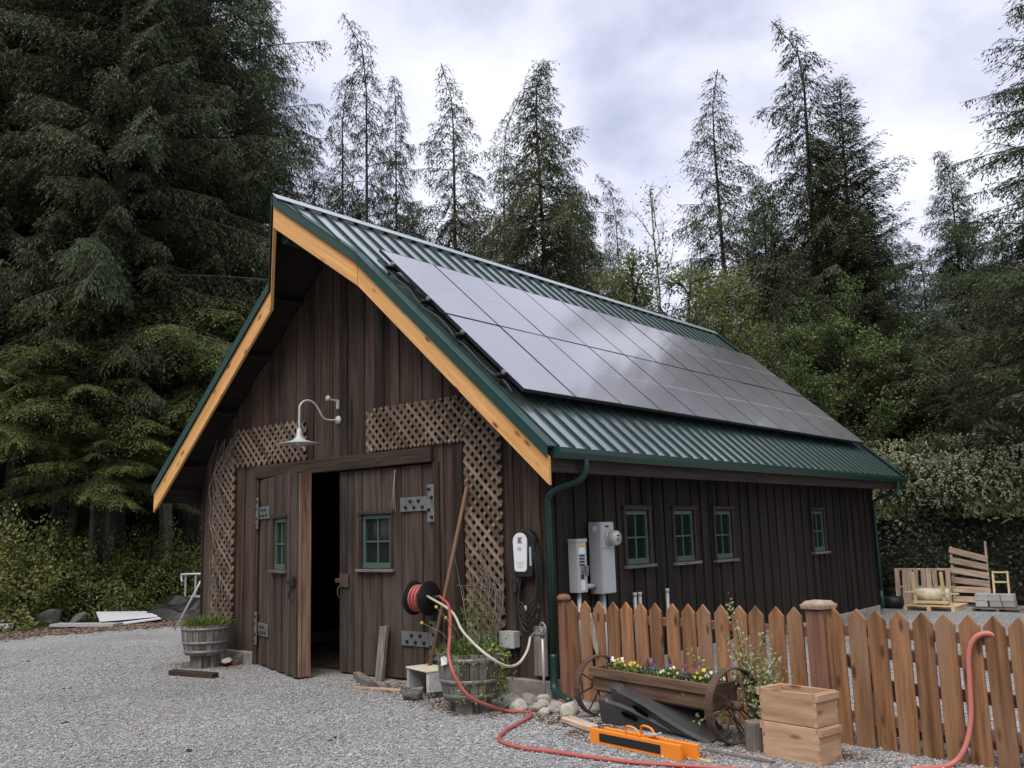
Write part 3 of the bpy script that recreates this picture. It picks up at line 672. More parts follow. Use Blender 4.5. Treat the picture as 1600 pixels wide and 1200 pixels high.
b = mb(); b.bb((-.245, -.09, .79), (-.225, -.075, .85)); b.bb((-.10, -.06, .83), (-.08, -.045, .86)); b.build('cable_tag', M_WHITE, t)
t = thing('junction_box', 'small pale grey electrical box low on the front wall', 'electrical box', (-.455, -.03, .52))
b = mb(); b.bb((-.55, -.115, .445), (-.365, -.02, .60)); b.build('box_body', M_GREYBOX, t, bevel=.006, seg=2)
b = mb(); b.bb((-.553, -.121, .442), (-.362, -.1155, .603)); b.build('box_lid', M_METER, t, bevel=.002)
# wooden backing plank and tap
b = mb((-.05, -.07, 0)); b.bb((-.155, -.075, .20), (.0, -.05, .66)); tag(b.build('backing_plank', M_GREYW, None, bevel=.004), 'weathered plank standing behind the standpipe at the barn corner', 'plank')
t = thing('standpipe', 'galvanised standpipe with blue tap beside the barn corner', 'tap', (.03, -.17, 0))
b = mb(); b.tube([(.03, -.17, 0), (.03, -.17, .60)], .0135, 10); b.build('riser', M_METER, t, True)
b = mb(); b.tube([(-.07, -.17, .60), (.05, -.17, .60)], .019, 10); b.tube([(.03, -.17, .57), (.03, -.17, .66)], .02, 10); b.tube([(-.07, -.17, .60), (-.10, -.18, .57)], .015, 8); b.build('valve', M_GALV, t, True)
b = mb(); b.tube(curve([(.0, -.17, .63), (.01, -.17, .69), (.05, -.19, .71), (.09, -.2, .68), (.09, -.2, .63), (.06, -.18, .60)], 5), .007, 6); b.build('tap_lever', M_BLUE, t, True)
# hose reel
rx, rz, ry = -1.52, .905, -.22
t = thing('hose_reel', 'wall hose reel wound with red hose between black discs', 'hose reel', (rx, 0, rz))
XA = (V((0, 1, 0)), V((0, 0, 1)), V((1, 0, 0)))
for dx in (-.12, .10):
    b = mb(); b.lathe([(.17, 0), (.178, .006), (.17, .014), (.05, .018), (.03, .03)], (rx+dx, ry, rz), 32, XA); b.build('reel_disc', M_BLACK, t, True)
b = mb(); b.lathe([(.07, 0), (.07, .21)], (rx-.11, ry, rz), 16, XA); b.tube([(rx-.2, ry, rz), (rx-.2, 0, rz)], .02, 8); b.tube([(rx-.2, ry, rz), (rx-.1, ry, rz)], .02, 8); b.tube([(rx+.12, ry, rz), (rx+.30, ry-.03, rz+.02)], .022, 10); b.build('hub', M_BLACK, t, True)
b = mb(); pts = []
for i in range(7*18):
    a = 2*math.pi*i/18; lay = i/18; q = (lay % 3.5)/3.5; pts.append((rx-.09+.16*(q if int(lay/3.5) % 2 == 0 else 1-q), ry+math.cos(a)*(.105+.02*int(lay/3.5)), rz+math.sin(a)*(.105+.02*int(lay/3.5))))
b.tube(pts, .0155, 8); b.build('wound_hose', M_REDH, t, True)
HZ = .016
b = mb((-.2, -1.1, 0)); GP = [(0, 0, 0), (.10, -.80, HZ), (.30, -.75, HZ), (.425, -.873, HZ), (.52, -1.12, HZ), (.596, -1.363, HZ), (.66, -1.50, HZ), (.72, -1.62, HZ), (.859, -1.751, HZ), (1.098, -1.817, HZ), (1.383, -1.79, HZ), (1.717, -1.78, HZ), (2.046, -1.734, HZ), (2.4, -1.62, HZ), (2.9, -1.5, HZ), (3.6, -1.6, HZ)]
hp = curve([(-1.22, -.26, .93), V((-1.20, -.30, .93)).lerp(at(709, 955, 8.85), .7), at(703, 990, 8.3), at(701, 1020, 8.0), at(706, 1045, 7.85), at(718, 1070, 7.8), at(736, 1090, 7.78), at(765, 1103, 7.88)]+GP[1:], 8)
b.tube(hp, .0145, 8); tag(b.build('garden_hose', M_REDH, None, True), 'red garden hose running down over the flower barrel and along the gravel', 'hose')
b = mb((-.9, -.3, .6)); b.tube(curve([(-1.40, -.26, .93), at(705, 955, 8.9), at(722, 985, 8.4), at(745, 1010, 8.02), at(770, 1030, 7.92), at(793, 1041, 8.0), at(811, 1036, 8.2), at(824, 1016, 8.4), (-.10, -.19, .57)], 8), .0125, 8)
tag(b.build('supply_hose', M_WHH, None, True), 'dirty white hose hanging in a loop from the reel to the tap', 'hose')
b = mb((-1.1, -.3, 0)); b.tube([(-.98, -.075, 2.04), (-1.13, -.26, 1.0), (-1.27, -.45, .02)], [.019, .021, .022], 10); tag(b.build('wooden_pole', M_HANDLE, None, True), 'long brown wooden handle leaning on the wall beside the lattice', 'pole')
b = mb((-2.27, -.1, 0)); b.hexa([(-2.33, -.16, 0), (-2.22, -.16, 0), (-2.22, -.115, 0), (-2.33, -.115, 0)], [(-2.32, -.09, .57), (-2.21, -.09, .585), (-2.21, -.045, .585), (-2.32, -.045, .57)]); tag(b.build('prop_board', M_GREYW, None, bevel=.003), 'short grey board standing upright against the closed door', 'board')
b = mb((-2.1, -.03, 2.2)); 
for i in range(4): b.tube(curve([(-2.10+.004*i, -.05, 2.29), (-2.10+.010*(i-1.5), -.055-.004*i, 2.12), (-2.11+.014*(i-1.5), -.06, 1.98), (-2.12+.03*(i-1.5), -.065, 1.88-.02*i)], 4), .0025, 4)
tag(b.build('twine', M_CLOTH, None), 'loop of pale twine hanging over the upper hinge', 'string')

# ------------------------------------------------------------------ meters on the side wall
SA = (V((0, 1, 0)), V((1, 0, 0)), V((0, 0, 1)))
t = thing('meter_cabinet', 'tall grey meter cabinet with round electricity meter', 'meter box', (.08, .86, .9))
y0, y1, z0, z1, dp = .66, .90, .915, 1.635, .17
b = mb(); b.bb((.02, y0, z0), (dp, y1, z1)); b.build('cabinet', M_GREYBOX, t, bevel=.005)
b = mb(); b.bb((dp+.001, y0+.006, z1-.265), (dp+.008, y1-.006, z1-.008)); b.bb((dp+.001, y0+.006, z0+.008), (dp+.007, y1-.006, z1-.275)); b.build('cover_plate', M_GREYBOX, t, bevel=.002)
b = mb(); mc = (dp+.008, y1-.085, z1-.165); XM = (V((0, 1, 0)), V((0, 0, 1)), V((1, 0, 0)))
b.lathe([(.082, 0), (.086, .008), (.082, .02)], mc, 28, XM); b.lathe([(.078, .02), (.075, .085), (.068, .10), (.01, .102)], mc, 28, XM); me = b.build('meter', M_METER, t, True)
b = mb(); b.bb((dp+.1105, mc[1]-.02, mc[2]+.018), (dp+.113, mc[1]+.03, mc[2]+.032)); b.build('display', M_STBLK, me)
b = mb(); b.prism([V((dp+.1105, mc[1]+p, mc[2]+q)) for p, q in ((-.035, 0), (.04, 0), (.028, -.032), (.005, -.05), (-.02, -.035))], (.002, 0, 0)); b.build('green_label', M_STGRN, me)
b = mb(); b.bb((dp+.0085, y0+.08, z1-.055), (dp+.0105, y0+.14, z1-.035)); b.build('name_plate', M_STBLK, t)
b = mb(); b.bb((.08, y0-.002, z1-.09), (.13, y0-.0005, z1-.04)); b.build('side_sticker', M_STICK, t)
b = mb(); b.tube([(.08, .78, z0), (.08, .78, .0)], .035, 12); b.build('conduit', M_METER, t, True)
t = thing('disconnect_switch', 'slim grey disconnect box with orange and white labels', 'electrical box', (.08, .37, .95))
y0, y1, z0, z1, dp = .30, .46, .95, 1.47, .13
b = mb(); b.bb((.02, y0, z0), (dp, y1, z1)); b.build('enclosure', M_GREYBOX, t, bevel=.004)
b = mb(); b.bb((.02, y0-.006, z1-.03), (dp+.008, y1+.006, z1+.004)); b.build('rain_lip', M_GREYBOX, t, bevel=.003)
def lbl(n, a, c, mt): 
    b = mb(); b.bb((dp+.0005, y0+a[0], z0+a[1]), (dp+.0025, y0+c[0], z0+c[1])); b.build(n, mt, t)
lbl('orange_label', (.03, .445), (.13, .48), M_STORG); lbl('white_label', (.03, .375), (.13, .44), M_STICK)
for i in range(4): lbl('black_label', (.035, .35-.03*i), (.12, .367-.03*i), M_STBLK)
lbl('lower_label', (.05, .02), (.115, .12), M_STICK); lbl('warning_label', (.05, .13), (.10, .175), M_STBLK)
b = mb(); b.bb((dp, y0+.06, z0+.20), (dp+.03, y0+.12, z0+.25)); b.hexa([(dp+.02, y0+.07, z0+.26), (dp+.05, y0+.07, z0+.26), (dp+.05, y0+.13, z0+.26), (dp+.02, y0+.13, z0+.26)], [(dp+.03, y0+.08, z0+.16), (dp+.05, y0+.08, z0+.16), (dp+.05, y0+.11, z0+.16), (dp+.03, y0+.11, z0+.16)]); b.build('switch_handle', M_GALV, t, bevel=.003)
b = mb(); b.tube([(.075, .38, z0), (.075, .38, 0)], .022, 12); b.build('conduit', M_METER, t, True)
b = mb(); b.tube([(.075, .46, 1.0), (.075, .66, 1.0)], .026, 12); b.build('link_conduit', M_METER, t, True)
for y, lab in ((1.42, 'short grey conduit stub behind the fence'), (1.52, 'second grey conduit stub, right of the first'), (2.1, 'lone grey conduit stub nearest the post')):
    b = mb((.06, y, 0)); b.tube([(.06, y, 0), (.06, y, .86)], .02, 10); b.lathe([(.024, .84), (.024, .88)], (.06, y, 0), 10); tag(b.build('conduit_stub', M_METER, None, True), lab, 'conduit', 'conduit stubs on the side wall')

# ------------------------------------------------------------------ picket fence
FA = V((.17, .03, 0)); FT = V((3.73, -.63, 0)).normalized(); FN = V((FT.y, -FT.x, 0))     # FN towards the camera
def FQ(s, d, z): return FA+FT*s+FN*d+V((0, 0, z))
FX = (FT, FN, V((0, 0, 1)))
t = thing('picket_fence', 'brown cedar picket fence with pointed tops beside the barn', 'fence', FQ(0, 0, 0))
svals = [(.085+.171*i, .905+.0025*i) for i in range(15)]+[(2.811+.1588*i, .948-.001*i) for i in range(15)]
rg = random.Random(4)
for i, (s, zt) in enumerate(svals):
    w = .134+rg.uniform(-.004, .004); lean = rg.uniform(-.012, .012); b = mb(); z0 = .0 if i < 15 else -.01
    poly = [(-w/2, z0), (w/2, z0), (w/2+lean, zt-.072), (lean, zt), (-w/2+lean, zt-.072)]
    b.prism([FQ(s+p, .0, q) for p, q in poly], -FN*.02, (0, 0, 1)); b.build('picket', M_CEDAR, t, bevel=.003)
for s0, s1, z in ((-.05, 2.58, .76), (-.05, 2.58, .20), (2.73, 5.2, .785), (2.73, 5.2, .19)):
    b = mb(); b.beam(FQ(s0, -.045, z), FQ(s1, -.045, z-.0), .045, .07); b.build('rail', M_CEDARP, t, bevel=.003)
b = mb(); b.box(FQ(2.662, -.04, .46), (.145, .145, .93), FX, None, 2); po = b.build('post', M_CEDARP, t, bevel=.006)
b = mb(); b.hexa([FQ(2.662+p, -.04+q, .93) for p, q in ((-.095, -.095), (.095, -.095), (.095, .095), (-.095, .095))], [FQ(2.662+p, -.04+q, .965) for p, q in ((-.10, -.10), (.10, -.10), (.10, .10), (-.10, .10))])
b.hexa([FQ(2.662+p, -.04+q, .965) for p, q in ((-.092, -.092), (.092, -.092), (.092, .092), (-.092, .092))], [FQ(2.662+p, -.04+q, .99) for p, q in ((-.07, -.07), (.07, -.07), (.07, .07), (-.07, .07))]); b.build('post_cap', M_CAP, po, bevel=.005)
b = mb(); b.box(FQ(-.05, -.02, .45), (.09, .09, .90), FX, None, 2); po = b.build('post', M_CEDARP, t, bevel=.006)
b = mb(); b.lathe([(.07, .90), (.07, .93), (.045, .955), (.01, .96)], FQ(-.05, -.02, 0), 16); b.build('post_cap', M_CEDARP, po, True)
# gate frame resting behind the right-hand pickets
t = thing('gate_frame', 'dark braced gate frame leaning behind the right-hand pickets', 'gate', FQ(3.4, -.3, 0))
for a, c in (((2.95, -.18, .63), (5.3, -.30, .56)), ((2.95, -.18, .40), (5.3, -.30, .36)), ((3.0, -.2, .10), (5.3, -.30, .12))):
    b = mb(); b.beam(FQ(*a), FQ(*c), .035, .08); b.build('rail', M_CEDARP, t)
b = mb(); b.beam(FQ(2.78, -.14, .58), FQ(3.3, -.2, .22), .035, .07); b.build('brace', M_CEDARP, t)
b = mb(); b.beam(FQ(2.95, -.17, .02), FQ(2.93, -.17, .70), .035, .07); b.build('stile', M_CEDARP, t)
b = mb(FQ(.35, .02, .6)); rg = random.Random(8); vs = []; nn = 9
for i in range(nn):
    for j in range(4):
        q = i/(nn-1); w = .008+.03*math.sin(min(q*1.8, 1.57))*(1-.5*max(0, q-.7)); z = .80-.34*q
        vs.append(FQ(.34+.05*q+.012*math.sin(q*7)+(j/3-.5)*2*w, .014+.016*math.sin(j*2.6+q*5), z-(.07 if j == 2 else -.04 if j == 0 else 0)*q))
b.raw(vs, [(i*4+j, i*4+j+1, i*4+j+5, i*4+j+4) for i in range(nn-1) for j in range(3)])
o = tag(b.build('rag', M_CLOTH, None, True), 'faded beige rag hanging over a picket', 'rag'); so = o.modifiers.new('thick', 'SOLIDIFY'); so.thickness = .006
b = mb(FQ(3.8, .05, .4)); b.tube(curve([FQ(3.95, -.03, .80), FQ(3.88, .0, .83), FQ(3.81, .03, .80), FQ(3.765, .04, .70), FQ(3.75, .04, .5), FQ(3.74, .05, .3), FQ(3.70, .09, .12), FQ(3.62, .16, .016), FQ(3.5, .4, .016)], 8), .0165, 8)
tag(b.build('garden_hose', M_PINKH, None, True), 'faded pink hose draped over a picket at the right edge', 'hose')

# ------------------------------------------------------------------ hive boxes, log, ramps, orange bars
def hive(z0, h, name, label, shift=(0, 0)):
    A = V((3.045, -1.149, 0)); Bq = V((2.61, -1.06, 0)); X = (A-Bq).normalized(); Y = V((-X.y, X.x, 0)); L_, D_, th = .44, .25, .019
    c = A-X*L_/2+Y*D_/2+V((shift[0], shift[1], 0)); t = thing(name, label, 'wooden box', c+V((0, 0, z0)), 'stacked pine hive boxes')
    AX = (X, Y, V((0, 0, 1)))
    def P(x, y, z): return c+X*x+Y*y+V((0, 0, z))
    for sg in (-1, 1):
        b = mb(); b.box(P(0, sg*(D_-th)/2, z0+h/2), (L_, th, h-.004), AX, None, 0)
        b.build('long_side', M_PINE, t, bevel=.002)
        b = mb(); b.box(P(sg*(L_-th)/2, 0, z0+h/2), (th+.001, D_-2*th, h-.004), AX, None, 1)
        n = 7
        for i in range(0, n, 2):                              # box joints showing on the corners
            for sy in (-1, 1): b.box(P(sg*(L_-th)/2+sg*.0012, sy*(D_/2-th/2)+sy*.0012, z0+(i+.5)*h/n), (th+.001, th+.0006, h/n*.96), AX, None, 1)
        b.build('end_side', M_PINE, t, bevel=.0015)
        b = mb(); b.box(P(sg*(L_/2+.009), 0, z0+h-.03), (.018, D_+.004, .045), AX, None, 1); b.build('hand_cleat', M_PINE, t, bevel=.002)
    if h < .26:
        b = mb(); b.box(P(0, 0, z0+.006), (L_-.04, D_-.04, .008), AX); b.build('bottom_board', M_PINE, t)
hive(0, .235, 'hive_box', 'lower bare pine hive box standing on the gravel')
hive(.236, .215, 'hive_box', 'upper open pine hive box stacked on the other one', (-.006, .004))
def logpiece(name, label, c, r, h, mat):
    t = thing(name, label, 'log', c); rg = random.Random(3); b = mb(); n = 22; vs = []; gs = []
    for k, z in enumerate((0, h*.5, h)):
        for j in range(n):
            a = 2*math.pi*j/n; rr = r*(1+.06*math.sin(3*a+k)+rg.uniform(-.03, .03)); vs.append(V(c)+V((math.cos(a)*rr, math.sin(a)*rr, z))); gs.append((z, a*r, 0))
    b.raw(vs, [(i*n+j, i*n+(j+1) % n, (i+1)*n+(j+1) % n, (i+1)*n+j) for i in (0, 1) for j in range(n)], gs); b.build('bark', mat, t, True)
    b = mb(); b.lathe([(r*.96, h-.01), (r*.93, h+.004)], c, n); b.build('cut_face', M_GREYW, t)
logpiece('log_stump', 'short upright log between the iron wheel and the pine boxes', (2.50, -.93, 0), .075, .19, M_BARREL)

def ramp(name, label, o, ang, lift, pitch=0, L_=1.08, W_=.27, H_=.33, roll=0):
    """Kerb ramp: a lip and a flat top at the high end, a long fall to a rounded toe, hand holes painted dark on its side."""
    t = thing(name, label, 'ramp', o, 'nested black plastic ramps'); a = math.radians(ang); X = V((math.cos(a), math.sin(a), 0)); Y = V((-X.y, X.x, 0)); Z = V((0, 0, 1))
    p = math.radians(pitch); X2 = X*math.cos(p)+Z*math.sin(p); Z2 = Z*math.cos(p)-X*math.sin(p); ra = math.radians(roll); Y, Z2 = Y*math.cos(ra)+Z2*math.sin(ra), Z2*math.cos(ra)-Y*math.sin(ra)
    def P(x, y, z): return V(o)+X2*x+Y*y+Z2*z+Z*lift
    prof = [(0, .0), (0, H_*.97), (.012, H_), (.075, H_), (.10, H_*.91), (.22, H_*.88), (.40*L_, H_*.77), (.60*L_, H_*.56), (.80*L_, H_*.29), (.94*L_, H_*.09), (L_-.012, .014), (L_, .004), (L_-.004, 0)]
    n = len(prof); b = mb(); vs = []; inset = .02
    for (x, z), s in zip(prof, range(n)):
        tap = 1-.45*max(0, (x-.55)/(L_-.55))**2; dip = .005 if .1 < x < .9*L_ else 0
        hw = W_/2*tap
        for y, dz in ((-hw, 0 if z < .01 else -.02), (-hw+inset, 0), (-hw+inset*2.2, -dip if z > .05 else 0), (hw-inset*2.2, -dip if z > .05 else 0), (hw-inset, 0), (hw, 0 if z < .01 else -.02)): vs.append(P(x, y, max(0, z+dz)))
    fs = [(i*6+j, i*6+j+1, (i+1)*6+j+1, (i+1)*6+j) for i in range(1, n-1) for j in range(5)]+[(j, j+1, 6+j+1, 6+j) for j in range(5)]
    fs += [tuple(i*6 for i in range(n))[::-1], tuple(i*6+5 for i in range(n))]
    b.raw(vs, fs); b.build('ramp_shell', M_PLAST, t, False, .008, 2)
    for sy in (-1, 1):
        b = mb(); k = []
        for i in range(16):
            q = 2*math.pi*i/16; xx = .34+.055*math.cos(q)+(.035 if math.cos(q) > 0 else -.035); zz = H_*.47-(.34+xx-.68)*.12+.022*math.sin(q)-.06*(xx-.34); k.append(P(xx, sy*(W_/2+.0015), zz))
        b.prism(k, Y*sy*.003); b.build('hand_hole', M_HOLE, t)  # flat black plate; the shade inside the hole is painted
R0 = (1.13, -.62, 0)
ramp('kerb_ramp', 'lower of two nested black plastic ramps, half hidden', (1.08, -.58, 0), -12, .035, -1, .90, .30, .20, 9)
ramp('kerb_ramp', 'upper of two nested black plastic ramps in front of the wagon planter', (1.235, -.56, 0), -17, .14, -6.5, .985, .34, .235, 17)
def obar(label, o, q, h, withrope):
    t = thing('orange_bar', label, 'safety bar', o, 'orange bars lying on edge'); p = V(o); q = V(q); X = (q-p).normalized(); Y = V((-X.y, X.x, 0)); Ln = (q-p).length; AX = (X, Y, V((0, 0, 1)))
    def P(x, y, z): return p+X*x+Y*y+V((0, 0, z))
    b = mb()
    b.box(P(Ln/2, 0, h/2), (Ln, .008, h), AX); b.box(P(Ln/2, .016, .004), (Ln, .026, .008), AX); b.box(P(Ln/2, .016, h-.004), (Ln, .026, .008), AX); b.box(P(.004, .016, h/2), (.008, .025, h-.018), AX); b.box(P(Ln-.004, .016, h/2), (.008, .025, h-.018), AX)
    b.build('bar_body', M_ORANGE, t, bevel=.003)
    b = mb(); b.box(P(Ln*.46, -.0052, h*.5), (Ln*.68, .003, h*.56), AX); b.build('grip_strip', M_BLACK, t)
    if withrope:
        b = mb(); b.tube(curve([P(Ln*.42, .01, h), P(Ln*.43, .0, h+.05), P(Ln*.48, -.01, h+.065), P(Ln*.54, .0, h+.05), P(Ln*.58, .0, h+.01)], 6), .008, 7); b.build('rope_handle', M_ORANGE, t, True)
obar('front orange bar with black strip and rope handle', (1.375, -1.353, 0), (2.225, -1.505, 0), .105, True)
obar('rear orange bar behind the one with the black strip', (1.46, -1.29, 0), (2.31, -1.43, 0), .105, True)
b = mb((1.9, -1.38, .12)); b.box((1.93, -1.40, .125), (.05, .03, .02)); b.tube([(1.88, -1.40, .12), (1.99, -1.41, .13)], .009, 8); b.tube(curve([(1.97, -1.4, .12), (2.0, -1.38, .14), (2.0, -1.36, .115)], 4), .006, 6); tag(b.build('metal_shackle', M_METER, None, bevel=.003), 'small steel shackle lying on top of the orange bars', 'shackle')

# ------------------------------------------------------------------ wagon-wheel planter
t = thing('wagon_planter', 'wooden trough planter slung between two rusty iron wheels', 'planter', (1.6, -.85, 0))
WX = (V((1.476, -.42, 0))).normalized(); WY = V((-WX.y, WX.x, 0)); WC0 = V((.86, -.47, 0)); WC1 = V((2.30, -.84, 0)); WR = .275
def wheel(c, r):
    b = mb(); n = 40; vs = []
    for j in range(n):
        a = 2*math.pi*j/n; d = WY*math.cos(a)+V((0, 0, 1))*math.sin(a)
        for w, rr in ((-.035, r), (.035, r), (.035, r-.012), (-.035, r-.012)): vs.append(c+V((0, 0, r))+WX*w+d*rr)
    b.raw(vs, [(j*4+k, j*4+(k+1) % 4, ((j+1) % n)*4+(k+1) % 4, ((j+1) % n)*4+k) for j in range(n) for k in range(4)])
    w = b.build('wheel', M_RUST, t)
    b = mb()
    for k in range(8):
        a = 2*math.pi*(k+.3)/8; d = WY*math.cos(a)+V((0, 0, 1))*math.sin(a); b.tube([c+V((0, 0, r))+WX*(.03 if k % 2 else -.03), c+V((0, 0, r))+d*(r-.006)], .007, 6)
    b.build('spokes', M_RUST, w)
    b = mb(); b.lathe([(.03, -.07), (.035, -.03), (.035, .03), (.03, .07)], c+V((0, 0, r)), 14, (WY, V((0, 0, 1)), WX)); b.build('hub', M_RUST, w, True)
wheel(WC0, .248); wheel(WC1, .268)
WD = (WC1-WC0); WL = WD.length; WX2 = WD.normalized(); WY2 = V((-WX2.y, WX2.x, 0)); AXW = (WX2, WY2, V((0, 0, 1)))
def WP(x, y, z): return WC0+WX2*x+WY2*y+V((0, 0, z))
for y, lab in ((-.15, 'front'), (.15, 'rear')):
    b = mb(); b.box(WP(WL/2, y*.86, .295), (WL-.20, .022, .11), AXW, None, 0); b.build('side_board', M_PLANTER, t, bevel=.003)
    b = mb(); b.box(WP(WL/2, y, .385), (WL-.14, .03, .075), AXW, None, 0); b.build('rim_board', M_PLANTER, t, bevel=.004)
for x in (.085, WL-.085):
    b = mb(); b.box(WP(x, 0, .33), (.022, .26, .18), AXW, None, 1); b.build('end_board', M_PLANTER, t, bevel=.003)
b = mb(); b.box(WP(WL/2, 0, .235), (WL-.2, .24, .02), AXW, None, 0); b.build('bottom_board', M_PLANTER, t)
b = mb(); b.tube([WP(-.06, 0, .275), WP(WL+.06, 0, .28)], .014, 8); b.build('axle', M_RUST, t, True)
b = mb(); b.box(WP(WL/2, 0, .37), (WL-.19, .25, .05), AXW); b.build('soil', M_SOIL, t)

# ------------------------------------------------------------------ foliage machinery (numpy)
def arrays_obj(name, verts, nq, rnd, mat, parent=None, loc=None):
    """verts (nq*4,3) as separate quads; rnd per quad."""
    me = bpy.data.meshes.new(name); n = len(verts)
    me.vertices.add(n); me.vertices.foreach_set('co', verts.astype(np.float32).ravel())
    me.loops.add(n); me.loops.foreach_set('vertex_index', np.arange(n, dtype=np.int32))
    me.polygons.add(nq); me.polygons.foreach_set('loop_start', np.arange(0, n, 4, dtype=np.int32)); me.polygons.foreach_set('loop_total', np.full(nq, 4, dtype=np.int32))
    me.update(calc_edges=True)
    a = me.attributes.new('rnd', 'FLOAT', 'POINT'); a.data.foreach_set('value', np.repeat(rnd, 4).astype(np.float32))
    me.materials.append(mat); o = bpy.data.objects.new(name, me); COL.objects.link(o)
    if parent: o.parent = parent
    if loc is not None: o.location = loc
    return o
def norm(a): return a/np.maximum(np.linalg.norm(a, axis=-1, keepdims=True), 1e-9)
def leaves(c, d, n, ln, wd, fold=0.0):
    """Diamond leaves: centre base c, direction d, face normal n."""
    s = norm(np.cross(d, n)); ln = ln[:, None]; wd = wd[:, None]
    p0 = c; p1 = c+d*ln*.45+s*wd*.5+n*fold*wd; p2 = c+d*ln; p3 = c+d*ln*.45-s*wd*.5+n*fold*wd
    return np.stack([p0, p1, p2, p3], 1).reshape(-1, 3)
def conifer(seed, H, R, h0=.1, nb=260, droop=.5, up=.5, spray=.15, sw=.05, gap=.1, pw=.85, nod=.5, hang=.35, dens=1.0, trunk=.2, ragged=.45, dead=0):
    """Crown as whorls of drooping boughs carrying flat sprays; returns (quads, rnd, wood builder)."""
    g = np.random.default_rng(seed); wood_ = MB(); Q = []; RN = []
    lean = g.uniform(-.25, .25, 2)
    def axis(h):
        q = h/H; k = max(0, q-.84)/.16
        return np.array([lean[0]*q*q+nod*k**3*.5, lean[1]*q*q+nod*k**3*.3, h-nod*.3*k**3])
    hs = np.linspace(0, H, 15); wood_.tube([V(axis(h)) for h in hs], [max(.012, trunk*(1-h/H)**.8) for h in hs], 8, .5)
    for i in range(nb):
        u = (i+g.uniform(-.5, .5))/nb; u = min(max(u, 0), .995); h = H*h0+(H-H*h0)*u**.92
        prof = (1-u)**pw if u > .12 else (1-u)**pw*(.75+u*2)
        Lb = R*prof*g.uniform(1-ragged, 1+ragged*.45)+.12
        if g.random() < .06: Lb *= 1.25
        a = i*2.399+g.uniform(-.5, .5); e = up*(u*1.3-.25)+g.uniform(-.15, .15); dh = np.array([math.cos(a), math.sin(a), 0])
        dr = droop*g.uniform(.6, 1.3)
        b0 = axis(h); ts = np.linspace(0, 1, 7)
        def pos(t):
            t = np.asarray(t)[..., None]
            return b0+dh*Lb*t*(1-.12*dr*t)+np.array([0, 0, 1])*(math.tan(e)*Lb*t-dr*Lb*t**2*.55+.10*Lb*t**4*dr)
        bp = pos(ts); rr = max(.006, .010*Lb**.9)
        wood_.tube([V(p) for p in bp], [rr*(1-.85*t)+.003 for t in ts], 3, g.random(), False)
        if u < dead and g.random() < .8: continue
        nt = max(3, int(Lb/gap*dens)); tt = g.uniform(.08 if u > .3 else .16, 1, nt)**.85
        P = pos(tt); tg = norm(pos(np.minimum(tt+.02, 1.02))-P)
        sd = np.where(g.random(nt) < .5, -1, 1)[:, None]; side = np.cross(tg, [0, 0, 1]); side = norm(side)
        tl = (.12+.34*Lb*(1-tt)**.75+.10)*g.uniform(.6, 1.2, nt); tl = np.minimum(tl, .95)
        td = norm(tg*.75+side*sd*g.uniform(.5, 1.1, nt)[:, None]+np.array([0, 0, -1])*hang*g.uniform(.3, 1.6, nt)[:, None])
        ns = np.maximum(2, (tl/(spray*.48)).astype(int)); idx = np.repeat(np.arange(nt), ns)
        k = np.concatenate([np.arange(m_) for m_ in ns])/np.repeat(ns, ns)
        c = P[idx]+td[idx]*(tl[idx]*k)[:, None]+np.array([0, 0, -1])*(hang*.6*tl[idx]*k*k)[:, None]
        m2 = len(c); alt = np.where(np.arange(m2) % 2 == 0, 1, -1)[:, None]; sd2 = norm(np.cross(td[idx], [0, 0, 1]))
        d = norm(td[idx]+sd2*alt*g.uniform(.3, 1.0, m2)[:, None]+g.normal(0, .18, (m2, 3))+np.array([0, 0, -1])*hang*.5)
        n = norm(np.array([0, 0, 1])+g.normal(0, .35, (m2, 3)))
        Q.append(leaves(c+g.normal(0, .015, (m2, 3)), d, n, spray*g.uniform(.6, 1.3, m2), np.full(m2, sw)*g.uniform(.6, 1.3, m2)))
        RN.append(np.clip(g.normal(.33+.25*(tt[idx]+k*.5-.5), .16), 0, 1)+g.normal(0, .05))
    return np.concatenate(Q), np.clip(np.concatenate(RN), 0, 1), wood_
KIT = {}
def conifer_kit(key, mat, **k):
    q, r, w = conifer(**k); me_ = arrays_obj('crown', q, len(q)//4, r, mat); tw = w.build('trunk', M_BARK, None, True); ORG.pop(tw.name, None)
    KIT[key] = (tw, me_, k['H']); COL.objects.unlink(me_); COL.objects.unlink(tw)
def plant_kit(key, name, label, cat, loc, H=None, rot=0, group=None, squash=1.0, lean=0):
    tw, cr_, H0 = KIT[key]; s = (H or H0)/H0
    t = thing(name, label, cat, loc, group); t.scale = (s*squash, s*squash, s); t.rotation_euler = (lean, 0, rot)
    for q in (tw, cr_):
        if q is None: continue
        c = q.copy(); COL.objects.link(c); c.parent = t
    return t
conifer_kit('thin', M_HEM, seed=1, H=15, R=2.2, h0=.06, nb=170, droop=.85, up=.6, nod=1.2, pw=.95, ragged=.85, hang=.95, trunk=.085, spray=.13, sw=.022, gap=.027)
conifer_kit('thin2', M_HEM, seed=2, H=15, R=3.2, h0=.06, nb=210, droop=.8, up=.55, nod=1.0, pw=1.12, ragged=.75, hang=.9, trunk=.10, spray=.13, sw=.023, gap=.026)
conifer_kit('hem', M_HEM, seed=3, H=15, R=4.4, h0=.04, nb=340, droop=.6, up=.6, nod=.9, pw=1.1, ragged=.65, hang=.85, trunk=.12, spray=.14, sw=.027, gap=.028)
conifer_kit('fir', M_HEM, seed=4, H=15, R=3.7, h0=.04, nb=400, droop=.2, up=.8, nod=.1, pw=.98, ragged=.5, hang=.35, trunk=.12, spray=.14, sw=.027, gap=.028)
